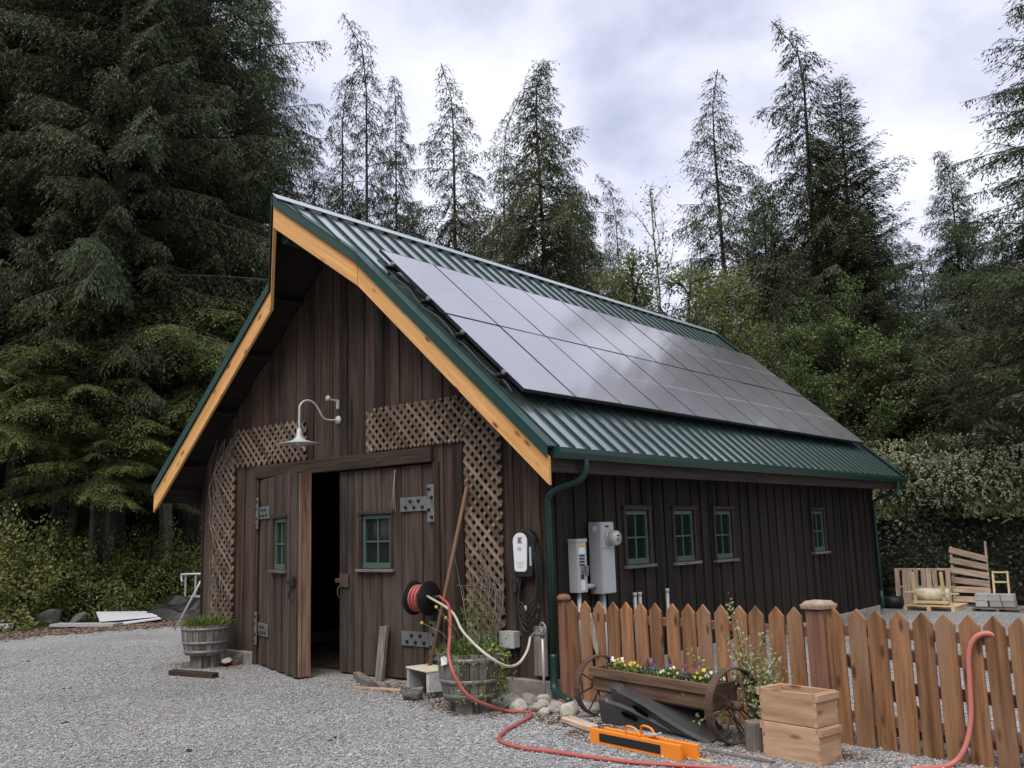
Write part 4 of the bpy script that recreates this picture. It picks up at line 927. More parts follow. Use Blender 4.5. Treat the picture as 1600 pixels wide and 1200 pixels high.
conifer_kit('tall', M_HEM, seed=5, H=26, R=4.6, h0=.24, nb=420, droop=.5, up=.45, nod=.6, pw=.7, ragged=.6, hang=.8, trunk=.34, spray=.16, sw=.032, gap=.036)
conifer_kit('tall2', M_HEM, seed=6, H=26, R=5.2, h0=.23, nb=420, droop=.42, up=.55, nod=.3, pw=.75, ragged=.55, hang=.7, trunk=.36, spray=.16, sw=.032, gap=.036)
conifer_kit('young', M_HEMB, seed=7, H=6, R=2.2, h0=.66, nb=64, droop=.45, up=.5, nod=.7, pw=.7, ragged=.4, hang=.4, trunk=.09, spray=.085, sw=.016, gap=.02)
conifer_kit('young2', M_HEMB, seed=8, H=6, R=2.6, h0=.70, nb=64, droop=.5, up=.3, nod=.9, pw=.6, ragged=.45, hang=.45, trunk=.09, spray=.085, sw=.016, gap=.02)

def tree_at(key, u, vtop, dist, name, label, group=None, rot=None, squash=1.0, cat='tree', zb=0):
    p = at(u, vtop, dist); H = p.z-zb
    rot = (u*1.7+vtop) % 6.28 if rot is None else rot
    return plant_kit(key, name, label, cat, (p.x, p.y, zb), H, rot, group, squash)
# silhouettes against the sky
tree_at('thin', 572, 22, 27, 'hemlock_tree', 'tallest thin sparse hemlock with drooping tip just right of the barn peak', rot=4.0, squash=1.0)
tree_at('thin', 536, 75, 28, 'hemlock_tree', 'bent-topped sparse hemlock left of the tallest thin one', rot=1.0, squash=.9)
tree_at('thin2', 616, 96, 29, 'hemlock_tree', 'scraggly hemlock with twisted branches right of the tallest thin one', rot=2.0, squash=.75)
tree_at('thin2', 704, 95, 30, 'hemlock_tree', 'narrow hemlock standing alone above the front of the ridge', squash=1.15)
tree_at('thin', 777, 148, 31, 'hemlock_tree', 'small thin hemlock close left of the broad one over the ridge', squash=.9)
tree_at('hem', 843, 78, 27, 'hemlock_tree', 'broad dense hemlock above the middle of the ridge', rot=.6, squash=1.05)
tree_at('thin', 962, 258, 33, 'hemlock_tree', 'small faint thin hemlock right of the broad one', squash=.9)
tree_at('thin2', 1112, 108, 30, 'hemlock_tree', 'slender layered hemlock above the far end of the ridge', rot=5.0, squash=1.25)
tree_at('thin2', 1238, 15, 28, 'hemlock_tree', 'tallest pointed hemlock right of the barn, leaning tip', rot=3.3, squash=1.35)
tree_at('fir', 1302, 122, 27, 'fir_tree', 'broad dense fir close right of the tallest pointed hemlock', rot=1.1, squash=1.02)
tree_at('hem', 1472, 222, 31, 'hemlock_tree', 'feathery-topped hemlock between the broad fir and right-edge fir', rot=2.2, squash=.95)
tree_at('tall2', 1690, -120, 19, 'fir_tree', 'big fir at the right edge with boughs reaching into the sky', rot=2.6, squash=1.7)
tree_at('thin', 500, 195, 34, 'hemlock_tree', 'short faint hemlock in the gap left of the bent-topped one', squash=1.1)
# the wall of big trees on the left
for i, (k, u, v, d, r, sq, lab) in enumerate([
    ('tall', 325, -260, 27, .3, 1.12, 'huge hemlock whose right side meets the open sky'), ('tall2', 215, -420, 24.5, 1.9, .9, 'huge hemlock with the thickest trunk behind the left bushes'),
    ('tall', 85, -300, 26, 3.1, 1.0, 'huge hemlock with a bare upper trunk near the left edge'), ('tall2', 150, -300, 25.5, 4.4, .9, 'huge hemlock between the left-edge one and the thickest trunk'),
    ('tall', -30, -350, 24, 5.2, .95, 'huge hemlock cut off by the left edge of the picture'), ('tall', 412, -20, 30, 2.4, .9, 'tall hemlock nearest the gap of sky left of the peak'),
    ('tall2', 265, -200, 30, .9, 1.0, 'tall hemlock half hidden behind the thickest trunk')]):
    tree_at(k, u, v, d, 'hemlock_tree', lab, rot=r, squash=sq)
# younger, brighter hemlocks in front of them
for i, (k, u, v, d, r, sq, lab) in enumerate([
    ('young', 130, 440, 22, .5, 1.15, 'pale green young hemlock in the middle of the left trees'), ('young2', 205, 395, 23, 2.1, 1.2, 'young hemlock with a broad brownish top left of the barn'),
    ('young2', 30, 560, 20.5, 4.1, 1.0, 'bright young hemlock at the left edge above the bushes'), ('young', 150, 655, 20.5, 1.3, 1.35, 'lowest bright young hemlock above the left bushes'),
    ('young2', 320, 470, 23.5, 5.0, 1.25, 'young hemlock whose boughs reach towards the left rake'), ('young', 180, 530, 21.5, 3.3, 1.3, 'young hemlock just above the lowest bright one'), ('young', 270, 540, 24, 2.7, 1.2, 'dark young hemlock beside the left eave')]):
    tree_at(k, u, v, d, 'young_hemlock', lab, rot=r, squash=sq)
# the dark forest filling the gaps behind
rg = random.Random(21); fill = []
for i in range(15):
    u = -60+i*36+rg.uniform(-12, 12); fill.append((['tall', 'tall2', 'hem'][i % 3], u, rg.uniform(-20, 120) if u < 330 else rg.uniform(330, 380), rg.uniform(29, 38)))
for u, v, d in ((560, 300, 36), (640, 300, 33), (690, 330, 31), (745, 320, 36), (800, 300, 33), (880, 250, 37), (915, 320, 30), (1010, 420, 34), (1180, 260, 33), (1200, 330, 27), (1275, 200, 34), (1350, 300, 26), (1390, 330, 33), (1430, 360, 27), (1500, 330, 30), (1540, 400, 25), (1560, 340, 36), (1460, 470, 23), (1385, 480, 22.5), (1600, 420, 27), (1650, 300, 33), (1090, 330, 36), (1240, 380, 23.5)): fill.append((['hem', 'fir', 'thin2', 'hem'][int(u) % 4], u, v, d))
for k, u, v, d in fill:
    tree_at(k, u, v, d, 'conifer_tree', 'dark conifer in the dense forest behind the nearer trees', 'dark conifers filling the forest behind', rot=rg.uniform(0, 6), squash=rg.uniform(.95, 1.3))

# unseen wood added on the viewer's side to darken reflections and front fill: one mass, far off
_q, _r, _w = conifer(seed=9, H=20, R=4.2, h0=.06, nb=130, droop=.5, up=.45, nod=.4, pw=.8, ragged=.5, hang=.6, trunk=.3, spray=.5, sw=.17, gap=.13)
qs = []; rs = []; rg = random.Random(77)
for i in range(26):
    az = math.radians(72+i*7.6+rg.uniform(-3, 3)); R_ = rg.uniform(31, 37); s_ = rg.uniform(.8, 1.15); a = rg.uniform(0, 6.28); M2 = np.array([[math.cos(a), -math.sin(a), 0], [math.sin(a), math.cos(a), 0], [0, 0, 1]])*s_
    qs.append(_q@M2.T+np.array([5+R_*math.sin(az), -5+R_*math.cos(az), 0])); rs.append(_r)
_q = np.concatenate(qs); o = arrays_obj('unseen_shade_wood', _q, len(_q)//4, np.concatenate(rs), M_HEM); tag(o, 'unseen mass of dark conifers added opposite the barn front to darken reflections', 'wood', None, 'stuff')

# ---- broadleaf trees and shrubs
def broadleaf(seed, H, R, mat, nl=9000, ls=.10, h0=.3, limbs=16, spread=.28, trunk=.09, mat_w=M_TWIG, up=.5, thin=1.0, sprigs=9, flat=1.0):
    g = np.random.default_rng(seed); w = MB(); Q = []; RN = []
    w.tube([V((.1*math.sin(h*1.3), .1*math.cos(h*1.1), h)) for h in np.linspace(0, H*.97, 9)], [trunk*(1-q)**.7+.008 for q in np.linspace(0, .97, 9)], 7, .5)
    tips = []
    for i in range(limbs):
        u = (i+.5)/limbs; h = H*(h0+(.93-h0)*u); a = i*2.4+g.uniform(-.5, .5); Lb = R*(1-abs(u-.35)*.9)*g.uniform(.65, 1.15)
        d = np.array([math.cos(a), math.sin(a), up+u*.5]); d /= np.linalg.norm(d); p = np.array([0, 0, h]); pts = [p]
        for k in range(6): d = norm(d+g.normal(0, .16, 3)+np.array([0, 0, .02])); p = p+d*Lb/6; pts.append(p)
        w.tube([V(q) for q in pts], [trunk*.42*(1-k/6.5)*thin+.004 for k in range(7)], 4, g.random(), False)
        for k in range(sprigs):
            j = g.integers(2, 7) if k else 6; q0 = pts[j]; dd = norm(d+g.normal(0, .75, 3)); Lt = Lb*g.uniform(.18, .42); q1 = q0+dd*Lt*.5+g.normal(0, .04, 3); q2 = q0+dd*Lt+np.array([0, 0, .1*Lt])
            w.tube([V(q0), V(q1), V(q2)], [.009*thin, .006*thin, .003*thin], 3, g.random(), False); tips.append((q0, q2))
    if nl:
        T0 = np.array([t[0] for t in tips]); T1 = np.array([t[1] for t in tips]); ii = g.integers(0, len(tips), nl); q = g.uniform(.15, 1.1, nl)[:, None]
        cl = g.normal(0, 1, (len(tips), 3))*spread*.4
        c = T0[ii]*(1-q)+T1[ii]*q+g.normal(0, spread*.42, (nl, 3))*np.array([1, 1, .6*flat])+cl[ii]*.4
        d = norm(g.normal(0, 1, (nl, 3))*np.array([1, 1, .5])+np.array([0, 0, -.15])); n = norm(np.array([0, 0, 1])+g.normal(0, .6, (nl, 3)))
        Q = leaves(c, d, n, ls*g.uniform(.6, 1.3, nl), ls*.62*g.uniform(.6, 1.3, nl), .12)
        base = g.uniform(.25, .6, len(tips)); RN = np.clip(base[ii]+g.normal(0, .14, nl), 0, 1)
        cr_ = arrays_obj('crown', Q, nl, RN, mat); COL.objects.unlink(cr_)
    else: cr_ = None
    tw = w.build('branches', mat_w, None); COL.objects.unlink(tw)
    return (tw, cr_, H)
KIT['alder'] = broadleaf(31, 8, 2.0, M_ALDER, 5200, .10, spread=.38)
KIT['alder2'] = broadleaf(32, 8, 2.6, M_ALDER, 6500, .10, spread=.45, limbs=18)
KIT['maple'] = broadleaf(33, 6, 2.8, M_DLEAF, 22000, .085, h0=.15, spread=.36, limbs=22, flat=.5)
KIT['bare'] = broadleaf(34, 9, 1.9, M_ALDER, 500, .07, h0=.25, limbs=26, mat_w=M_PALETWIG, trunk=.035, thin=.6, sprigs=16, up=1.1)
tree_at('bare', 1018, 282, 27, 'bare_tree', 'pale bare twiggy tree between the ridge hemlocks', rot=1)
tree_at('alder', 985, 385, 24, 'alder_tree', 'yellow-green leafy tree beside the bare one over the ridge', rot=.4, squash=.9)
tree_at('alder', 1075, 400, 25, 'alder_tree', 'yellow-green leafy tree under the slender layered hemlock', rot=2.4, squash=1.0)
tree_at('alder2', 1140, 455, 24, 'alder_tree', 'light green leafy tree above the far end of the ridge', rot=4, squash=.7)
tree_at('alder', 1212, 490, 22, 'alder_tree', 'tall light green leafy tree left of the broad shrubby maple', rot=5, squash=.7)
tree_at('maple', 1310, 505, 22, 'maple_tree', 'broad mid-green maple just right of the far panels', rot=1.0, squash=.8)
tree_at('maple', 1235, 590, 20.5, 'maple_tree', 'low mid-green maple half hidden by the far panels', rot=3.2, squash=.8)
tree_at('alder2', 1630, 400, 21, 'alder_tree', 'light green leafy tree at the right edge above the hedge', rot=.8, squash=.62)
tree_at('alder', 1600, 590, 20, 'alder_tree', 'low pale leafy shrub poking above the right of the hedge', rot=2.8, squash=.9)
tree_at('maple', 1450, 640, 22, 'maple_tree', 'dark low maple behind the middle of the laurel hedge', rot=5.2, squash=.8)

def leafmass(name, mat, fn, n, ls, loc, seed, parent=None, upb=.3, ratio=.5, rn=(.4, .2), wrk=None):
    """n leaves at points and outward directions given by fn(rng, n)."""
    g = np.random.default_rng(seed); c, o_ = fn(g, n); d = norm(o_*.5+g.normal(0, .7, (n, 3))+np.array([0, 0, upb])); nn = norm(o_+g.normal(0, .55, (n, 3))+np.array([0, 0, .4]))
    nn = norm(nn-d*np.sum(nn*d, 1, keepdims=True)); cl = np.sin(c[:, 0]*3.1+c[:, 2]*2.3)*np.sin(c[:, 1]*2.7+c[:, 2]*4.1+1)
    q = leaves(c, d, nn, ls*g.uniform(.6, 1.35, n), ls*ratio*g.uniform(.7, 1.3, n), .1)
    return arrays_obj(name, q, n, np.clip(g.normal(rn[0], rn[1], n)+cl*.12, 0, 1), mat, parent, loc)
def blob(rx, ry, rz, bump=.25, ph=0):
    def f(g, n):
        a = g.uniform(0, 2*math.pi, n); z = g.uniform(-.15, 1, n); s = np.sqrt(np.maximum(0, 1-np.maximum(z, 0)**2)); d = np.stack([np.cos(a)*s, np.sin(a)*s, z], 1)
        r = (1+bump*(np.sin(a*3+ph+z*4)*.5+np.sin(a*7+ph*2-z*9)*.35+np.sin(z*13+a*2)*.3))*(1-.45*g.random(n)**2.2)+g.normal(0, .03, n)
        return d*r[:, None]*np.array([rx, ry, rz]), d
    return f
# salal thicket along the left edge of the yard
kits = []
for i in range(3):
    o = leafmass('foliage', M_SALAL, blob(1.5, 1.3, 1.9, .38, i*2.0), 14000, .082, None, 40+i); w = MB(); g = random.Random(i)
    for k in range(26):
        a = g.uniform(0, 6.28); r = g.uniform(.2, 1.3); w.tube([V((r*.3*math.cos(a), r*.3*math.sin(a), 0)), V((r*.7*math.cos(a), r*.7*math.sin(a), .9)), V((r*math.cos(a), r*math.sin(a), g.uniform(1.3, 2.0)))], [.014, .01, .004], 4, g.random(), False)
    tw = w.build('stems', M_TWIG); COL.objects.unlink(tw); COL.objects.unlink(o); KIT['salal%d' % i] = (tw, o, 1.9)
bl = [(-17.2, -3.0, 1.9), (-15.6, -1.0, 1.95), (-14.9, .7, 1.85), (-15.3, 2.6, 1.75), (-14.5, 4.4, 1.55), (-13.9, 6.0, 1.7), (-12.6, 6.6, 2.0), (-12.2, 8.2, 1.9), (-17.2, 1.5, 2.0), (-16.6, 4.0, 1.8), (-15.2, 6.5, 1.8), (-11.6, 10.0, 2.0), (-13.5, 9.5, 2.5)]
for i, (x, y, h) in enumerate(bl):
    lab = {3: 'yellow-green salal bush directly behind the white sheets', 4: 'yellow-green salal bush behind the black plastic sheet', 1: 'large salal bush at the left edge behind the white board', 2: 'tall salal bush between the white board and the white sheets'}.get(i, 'glossy yellow-green salal bush deeper in the thicket left of the barn')
    plant_kit('salal%d' % (i % 3), 'salal_shrub', lab, 'shrub', (x, y, 0), h, i*1.3, 'salal bushes left of the barn', 1.12)
# laurel hedge over a clipped hedge at the back
def wallmass(x0, x1, yf, depth, z0, z1, top=.35, wob=.2):
    def f(g, n):
        x = g.uniform(x0, x1, n); t = g.random(n) < .62; zt = z1+top*(np.sin(x*1.9)*.35+np.sin(x*4.7+1)*.3+np.sin(x*.7)*.3)
        z = np.where(t, z0+(zt-z0)*g.random(n), zt-np.abs(g.normal(0, .12, n))); y = np.where(t, yf-wob*(.5+.5*np.sin(x*2.3+z*2.9))-wob*.6*np.sin(z*1.6)+np.abs(g.normal(0, .13, n)), yf+depth*g.random(n))
        o = np.where(t[:, None], np.array([0., -1, .3]), np.array([0., -.3, 1]))
        return np.stack([x, y, z], 1), norm(o)
    return f
t = thing('clipped_hedge', 'dark clipped hedge behind the pallets, under the laurel', 'hedge', (1, 12, 0))
leafmass('foliage', M_IVY, wallmass(-5, 9, 12.0, .5, 0, 1.75, .12, .08), 30000, .085, (-1, -12, 0), 60, t, upb=-.1, ratio=.55)
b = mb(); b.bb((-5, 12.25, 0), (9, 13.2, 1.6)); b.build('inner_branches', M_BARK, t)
t = thing('laurel_hedge', 'tall loose laurel hedge covered in pale upright blossom spikes', 'hedge', (1, 12.6, 0))
leafmass('foliage', M_LAUREL, wallmass(-5, 9, 12.2, 1.9, 1.55, 2.95, .5, .42), 30000, .17, (-1, -12.6, 0), 61, t, upb=.7, ratio=.36)
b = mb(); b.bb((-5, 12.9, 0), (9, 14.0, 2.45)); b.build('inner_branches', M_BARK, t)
g = np.random.default_rng(62); n = 3200; x = g.uniform(-4.5, 8, n); z = 1.75+1.4*g.random(n)**.6; ff = z > 2.75
y = np.where(z > 2.8, 12.1+g.random(n)*1.3, 12.05-.42*(.5+.5*np.sin(x*2.3+z*2.9))-.05); c = np.stack([x, y, z], 1); m2 = 6
c = np.repeat(c, m2, 0); k = np.tile(np.arange(m2)/m2, n)[:, None]; ax_ = np.repeat(norm(np.stack([g.normal(0, .3, n), -.3+g.normal(0, .2, n), np.full(n, 1.)], 1)), m2, 0)
c = c+ax_*k*.13+g.normal(0, .006, c.shape); d = norm(g.normal(0, 1, c.shape)+ax_*.6); nn = norm(g.normal(0, 1, c.shape))
arrays_obj('blossoms', leaves(c, d, nn, np.full(len(c), .06), np.full(len(c), .036)), len(c), g.random(len(c)), M_BLOS, t, (-1, -12.6, 0))

# ------------------------------------------------------------------ half-barrel planters and their plants
def barrel(label, c, rt, rb, h, ped):
    t = thing('barrel_planter', label, 'planter', c, 'half barrel planters'); c = V(c); b = mb(); n = 22; rg = random.Random(int(c.x*10))
    for j in range(n):
        a0, a1 = 2*math.pi*j/n+.012, 2*math.pi*(j+1)/n-.012; ww = rg.random(); off = rg.uniform(0, .004)
        for z0, z1, r0, r1 in ((ped, ped+h*.5, rb, (rt+rb)/2+.012), (ped+h*.5, ped+h+rg.uniform(-.004, .004), (rt+rb)/2+.012, rt)):
            def q(a, r, z): return c+V((math.cos(a)*r, math.sin(a)*r, z))
            b.hexa([q(a0, r0+off, z0), q(a1, r0+off, z0), q(a1, r0-.022, z0), q(a0, r0-.022, z0)], [q(a0, r1+off, z1), q(a1, r1+off, z1), q(a1, r1-.022, z1), q(a0, r1-.022, z1)], ww)
    b.build('staves', M_BARREL, t)
    for z, w in ((.04, .04), (h*.42, .035), (h*.88, .035)):
        r_ = lambda zz: (rb+(((rt+rb)/2+.012)-rb)*min(1, zz/(h*.5)) if zz < h*.5 else (rt+rb)/2+.012+(rt-(rt+rb)/2-.012)*(zz-h*.5)/(h*.5))+.007
        b = mb(); b.lathe([(r_(z)-.012, ped+z-w/2), (r_(z), ped+z-w/2), (r_(z+w/2), ped+z+w/2), (r_(z)-.012, ped+z+w/2)], c, 30); b.build('hoop', M_GALV, t, True)
    b = mb(); b.lathe([(rt-.03, ped+h-.06), (rt-.05, ped+h-.035), (.02, ped+h-.02)], c, 24); b.build('soil', M_SOIL, t)
    b = mb(); k = rb*.8
    for j in range(4):
        a = j*math.pi/2+.35; p = c+V((math.cos(a)*k*.75, math.sin(a)*k*.75, ped/2)); b.box(p, (.06, .15, ped), (V((math.cos(a), math.sin(a), 0)), V((-math.sin(a), math.cos(a), 0)), V((0, 0, 1))))
    b.lathe([(k*.8, .0), (k*.85, ped-.01)], c, 14); b.build('pedestal', M_BARREL, t, bevel=.004)
    return t
BR, BL = (-.24, -.885, 0), (-5.17, -.45, 0)
barrel('weathered half barrel full of green plants below the hose reel', BR, .30, .235, .40, .11)
barrel('weathered half barrel of low grass at the left end of the barn', BL, .30, .245, .36, .16)
def tuft(name, label, cat, c, R, n, h, mat, seed, w=.012, lean=.6, droop=.5, group=None):
    """Arching blades, each three quads long."""
    g = np.random.default_rng(seed); Q = []; RN = []
    for i in range(n):
        a = g.uniform(0, 6.28); r = R*math.sqrt(g.random())*.85; p = np.array([math.cos(a)*r, math.sin(a)*r, 0.]); b_ = a+g.normal(0, .8); l = lean*g.uniform(.1, 1)*(r/R+.3); H = h*g.uniform(.45, 1.1)
        d = np.array([math.cos(b_), math.sin(b_), 0]); sd = np.array([-d[1], d[0], 0])*w*g.uniform(.6, 1.2); pts = [p+d*l*H*t*1.1+np.array([0, 0, H*(t-droop*l*t*t)]) for t in (0, .35, .7, 1)]
        ws = (1, .9, .6, .12); rr = g.random()
        for k in range(3): Q.append(np.stack([pts[k]-sd*ws[k], pts[k]+sd*ws[k], pts[k+1]+sd*ws[k+1], pts[k+1]-sd*ws[k+1]])); RN.append(rr)
    o = arrays_obj(name, np.concatenate(Q), len(Q), np.array(RN), mat, None, c); tag(o, label, cat, group); return o
tuft('grass_tuft', 'fresh green grass filling the left half barrel', 'grass', (BL[0], BL[1], .48), .30, 420, .20, M_GRASS, 70, .009, 1.0, .6)
tuft('grass_tuft', 'grey-green daffodil blades rising from the right half barrel', 'plant', (BR[0]-.02, BR[1], .47), .27, 90, .25, M_BLADE, 71, .009, .9, .5)
def clump(rx, ry, rz):
    return lambda g, n: ((lambda d: (d*(g.random(n)**.4)[:, None]*np.array([rx, ry, rz]), d))(norm(g.normal(0, 1, (n, 3))*np.array([1, 1, .8])+np.array([0, 0, .25]))))
o = leafmass('creeping_plant', M_GRASS, clump(.31, .31, .10), 1500, .045, (BR[0], BR[1], .49), 72); tag(o, 'yellow-green leafy plants crowding the rim of the right half barrel', 'plant')
def trailing(name, label, c, a0, a1, R, h, n, mat, seed, ls=.03):
    g = np.random.default_rng(seed); a = g.uniform(a0, a1, n); z = -h*g.random(n)**1.3; r = R+.02+.05*g.random(n)-.12*z*-1*0
    st = (np.sin(a*23)+np.sin(a*11+1)) > -.3-z*0; a = np.where(st, a, a0+(a1-a0)*.8+g.normal(0, .12, n))
    p = np.stack([np.cos(a)*(r+z*.12), np.sin(a)*(r+z*.12), z], 1); d = norm(g.normal(0, .6, (n, 3))+np.array([0, 0, -.5])); nn = norm(np.stack([np.cos(a), np.sin(a), np.full(n, .4)], 1)+g.normal(0, .4, (n, 3)))
    o = arrays_obj(name, leaves(p, d, nn, ls*g.uniform(.6, 1.3, n), ls*.6*g.uniform(.7, 1.2, n)), n, g.random(n), mat, None, c); return tag(o, label, 'plant')
trailing('trailing_plant', 'trailing creeper spilling down the side of the right half barrel', (BR[0], BR[1], .50), -1.35, .75, .30, .40, 480, M_GRASS, 73)
# ivy and stems at the foot of the tall lattice
o = leafmass('climbing_shrub', M_GRASS, lambda g, n: (lambda z: (np.stack([g.normal(0, .17, n)*(1.2-z*.7), g.normal(0, .09, n), z*.78], 1), norm(g.normal(0, 1, (n, 3))+np.array([.3, -.8, .3]))))(g.random(n)**1.5), 1100, .036, (-.66, -.30, .16), 74, rn=(.35, .2)); tag(o, 'light green shrub climbing the bottom of the tall right lattice', 'shrub')
b = mb((-.7, -.2, 0)); rg = random.Random(9)
for i in range(26):
    x = rg.uniform(-.95, -.45); b.tube(curve([(x, -.25, .1), (x+rg.uniform(-.1, .1), -.2, .5), (x+rg.uniform(-.22, .12), -.09, rg.uniform(.8, 1.1)), (x+rg.uniform(-.3, .15), -.07, rg.uniform(1.0, 1.5))], 3), [.004]*9+[.002], 4)
tag(b.build('dry_stems', M_PALETWIG), 'tangle of dry stems clinging to the lower part of the tall lattice', 'vine')
def daffodil(c, h, label, dx=0, dy=0):
    t = thing('daffodil', label, 'flower', c, 'daffodils in the right half barrel'); c = V(c); top = c+V((dx, dy, h))
    b = mb(); b.tube(curve([c, c+V((dx*.3, dy*.3, h*.6)), top]), .003, 5); b.build('stem', M_BLADE, t)
    b = mb(); f = V((.6, -.75, -.1)).normalized(); s1 = f.cross(V((0, 0, 1))).normalized(); s2 = s1.cross(f)
    for k in range(6):
        a = k*math.pi/3; d = s1*math.cos(a)+s2*math.sin(a); e = s1*-math.sin(a)+s2*math.cos(a); b.raw([top, top+d*.009+e*.006, top+d*.019+f*-.003, top+d*.009-e*.006], [(0, 1, 2, 3)])
    b.lathe([(.004, 0), (.006, .009), (.009, .014)], top, 10, (s1, s2, f)); b.build('bloom', M_PET['yellow'], t)
daffodil((BR[0]-.12, BR[1]-.05, .5), .40, 'highest yellow daffodil, nearest the hose reel', -.20, -.05)
daffodil((BR[0]-.12, BR[1]+.02, .5), .30, 'yellow daffodil hanging just left of the red hose', -.14, -.06)
daffodil((BR[0]-.16, BR[1]-.05, .5), .26, 'lowest yellow daffodil in front of the lower hinge', -.28, -.12)
b = mb((BR[0]-.05, BR[1]-.33, .44)); b.raw([(-.30, -1.20, .42), (-.22, -1.21, .44), (-.215, -1.215, .49), (-.26, -1.205, .505), (-.31, -1.19, .49)], [(0, 1, 2, 3, 4)]); o = tag(b.build('white_shell', M_WHITE), 'small white shell-like scrap on the front of the right barrel', 'scrap'); o.modifiers.new('s', 'SOLIDIFY').thickness = .006

# pansies in the wagon planter
g = np.random.default_rng(80)
for i in range(9):
    x = .17+i*(WL-.34)/8; p = WP(x, g.uniform(-.04, .05), .40); o = leafmass('pansy_foliage', M_GRASS if i % 3 else M_BLADE, clump(.085, .075, .05+.02*(i % 2)), 190, .032, None, 81+i); COL.objects.unlink(o)
    cols = [('white', 'white'), ('yellow', 'yellow and maroon'), ('yellow', 'yellow'), ('maroon', 'dark maroon'), ('purple', 'purple'), ('white', 'tiny white'), ('maroon', 'maroon and white'), ('yellow', 'pale yellow'), ('white', 'low white')][i]
    lab = '%s pansies, %s from the left-hand wheel of the planter' % (cols[1], ORD[i] if i < 9 else 'last'); t = thing('pansy', lab, 'flower', p, 'pansies in the wagon planter')
    o.name = 'leaves'; COL.objects.link(o); o.parent = t; b = mb(); rg = random.Random(i)
    for k in range(6):
        c = p+V((rg.uniform(-.07, .07), rg.uniform(-.06, .05), rg.uniform(.03, .09)+(.05 if i in (4, 6) else 0)*rg.random())); f = V((rg.uniform(.2, .8), -.8, rg.uniform(.1, .6))).normalized(); s1 = f.cross(V((0, 0, 1))).normalized(); s2 = s1.cross(f)
        for q in range(5):
            a = q*1.257+rg.random()*.3; d = s1*math.cos(a)+s2*math.sin(a); e = s1*-math.sin(a)+s2*math.cos(a); r = .0115*rg.uniform(.8, 1.3); b.raw([c, c+d*r*.6+e*r*.55, c+d*r*1.15, c+d*r*.6-e*r*.55], [(0, 1, 2, 3)])
    b.build('blooms', M_PET[cols[0]], t)
# the straggly plant behind the boxes
t = thing('straggly_plant', 'tall straggly pale-leaved plant growing in front of the fence', 'plant', (2.36, -.66, 0)); rg = random.Random(12); b = mb(); LP = []
for tip, n_ in (((2.20, -.60, 1.02), 1), ((2.28, -.62, .86), 1), ((2.48, -.60, .78), 1), ((2.10, -.55, .74), 1), ((2.58, -.62, .62), 1), ((2.36, -.66, .66), 1), ((1.86, -.72, .62), 1), ((2.05, -.95, .16), 1), ((1.95, -.9, .34), 1), ((2.52, -.6, .5), 1), ((2.3, -.7, .52), 1), ((2.42, -.68, .58), 1)):
    p0 = V((2.36+rg.uniform(-.05, .05), -.68+rg.uniform(-.05, .05), 0)); tp = V(tip); m_ = p0.lerp(tp, .5)+V((rg.uniform(-.06, .06), rg.uniform(-.04, .04), .10)); c = curve([p0, m_, tp], 10); b.tube(c, [.006*(1-.7*i/len(c)) for i in range(len(c))], 4, rg.random())
    for q in c[4:]:
        for _ in range(3): LP.append(q+V((rg.gauss(0, .022), rg.gauss(0, .022), rg.gauss(0, .02))))
b.build('stems', M_TWIG, t); LP = np.array([tuple(p) for p in LP]); g = np.random.default_rng(5)
ex = np.array([2.40, -.66, .42])+g.normal(0, 1, (420, 3))*np.array([.10, .05, .11]); LP = np.concatenate([LP, ex]); n = len(LP)
arrays_obj('leaves', leaves(LP-np.array([2.36, -.66, 0]), norm(g.normal(0, 1, (n, 3))), norm(g.normal(0, .5, (n, 3))+np.array([.3, -.6, .6])), np.full(n, .030)*g.uniform(.6, 1.4, n), np.full(n, .02)), n, g.random(n), M_PALEL, t)

# ------------------------------------------------------------------ stones
import bmesh
def rock_mesh(name, seed, mat, flat=.7):
    bm = bmesh.new(); bmesh.ops.create_icosphere(bm, subdivisions=3, radius=1); g = random.Random(seed); ph = [g.uniform(0, 6) for _ in range(9)]; pl = [(V((g.gauss(0, 1), g.gauss(0, 1), g.gauss(0, 1))).normalized(), g.uniform(.62, .86)) for _ in range(9)]
    for v in bm.verts:
        d = v.co.normalized(); r = 1+.10*math.sin(d.x*2.3+ph[0])+.09*math.sin(d.y*3.1+ph[1])+.07*math.sin(d.z*4+ph[2]); p = d*r
        for n_, k in pl:
            e = p.dot(n_)-k
            if e > 0: p -= n_*e*.92
        p += d*.015*math.sin(p.x*17+ph[3])*math.sin(p.y*15+ph[4]); v.co = V((p.x, p.y*.85, p.z*flat))
    me = bpy.data.meshes.new(name); bm.to_mesh(me); bm.free(); a = me.attributes.new('rnd', 'FLOAT', 'POINT'); a.data.foreach_set('value', np.full(len(me.vertices), g.random(), dtype=np.float32)); me.materials.append(mat); me.shade_smooth(); return me
RM = [rock_mesh('stone', i, M_ROCK) for i in range(5)]; RD = [rock_mesh('stone', 10+i, M_DARKR) for i in range(3)]; RBK = [rock_mesh('stone', 20+i, M_BRICK, .6) for i in range(2)]
def rock(me, x, y, r, label, rot=0, z=None, group=None, fl=1): 
    o = bpy.data.objects.new('stone', me); COL.objects.link(o); o.location = (x, y, r*.35 if z is None else z); o.scale = (r, r, r*fl); o.rotation_euler = (.2*math.sin(rot*3), .2*math.cos(rot*2), rot); return tag(o, label, 'stone', group)
GR = 'pale stones at the barn corner'
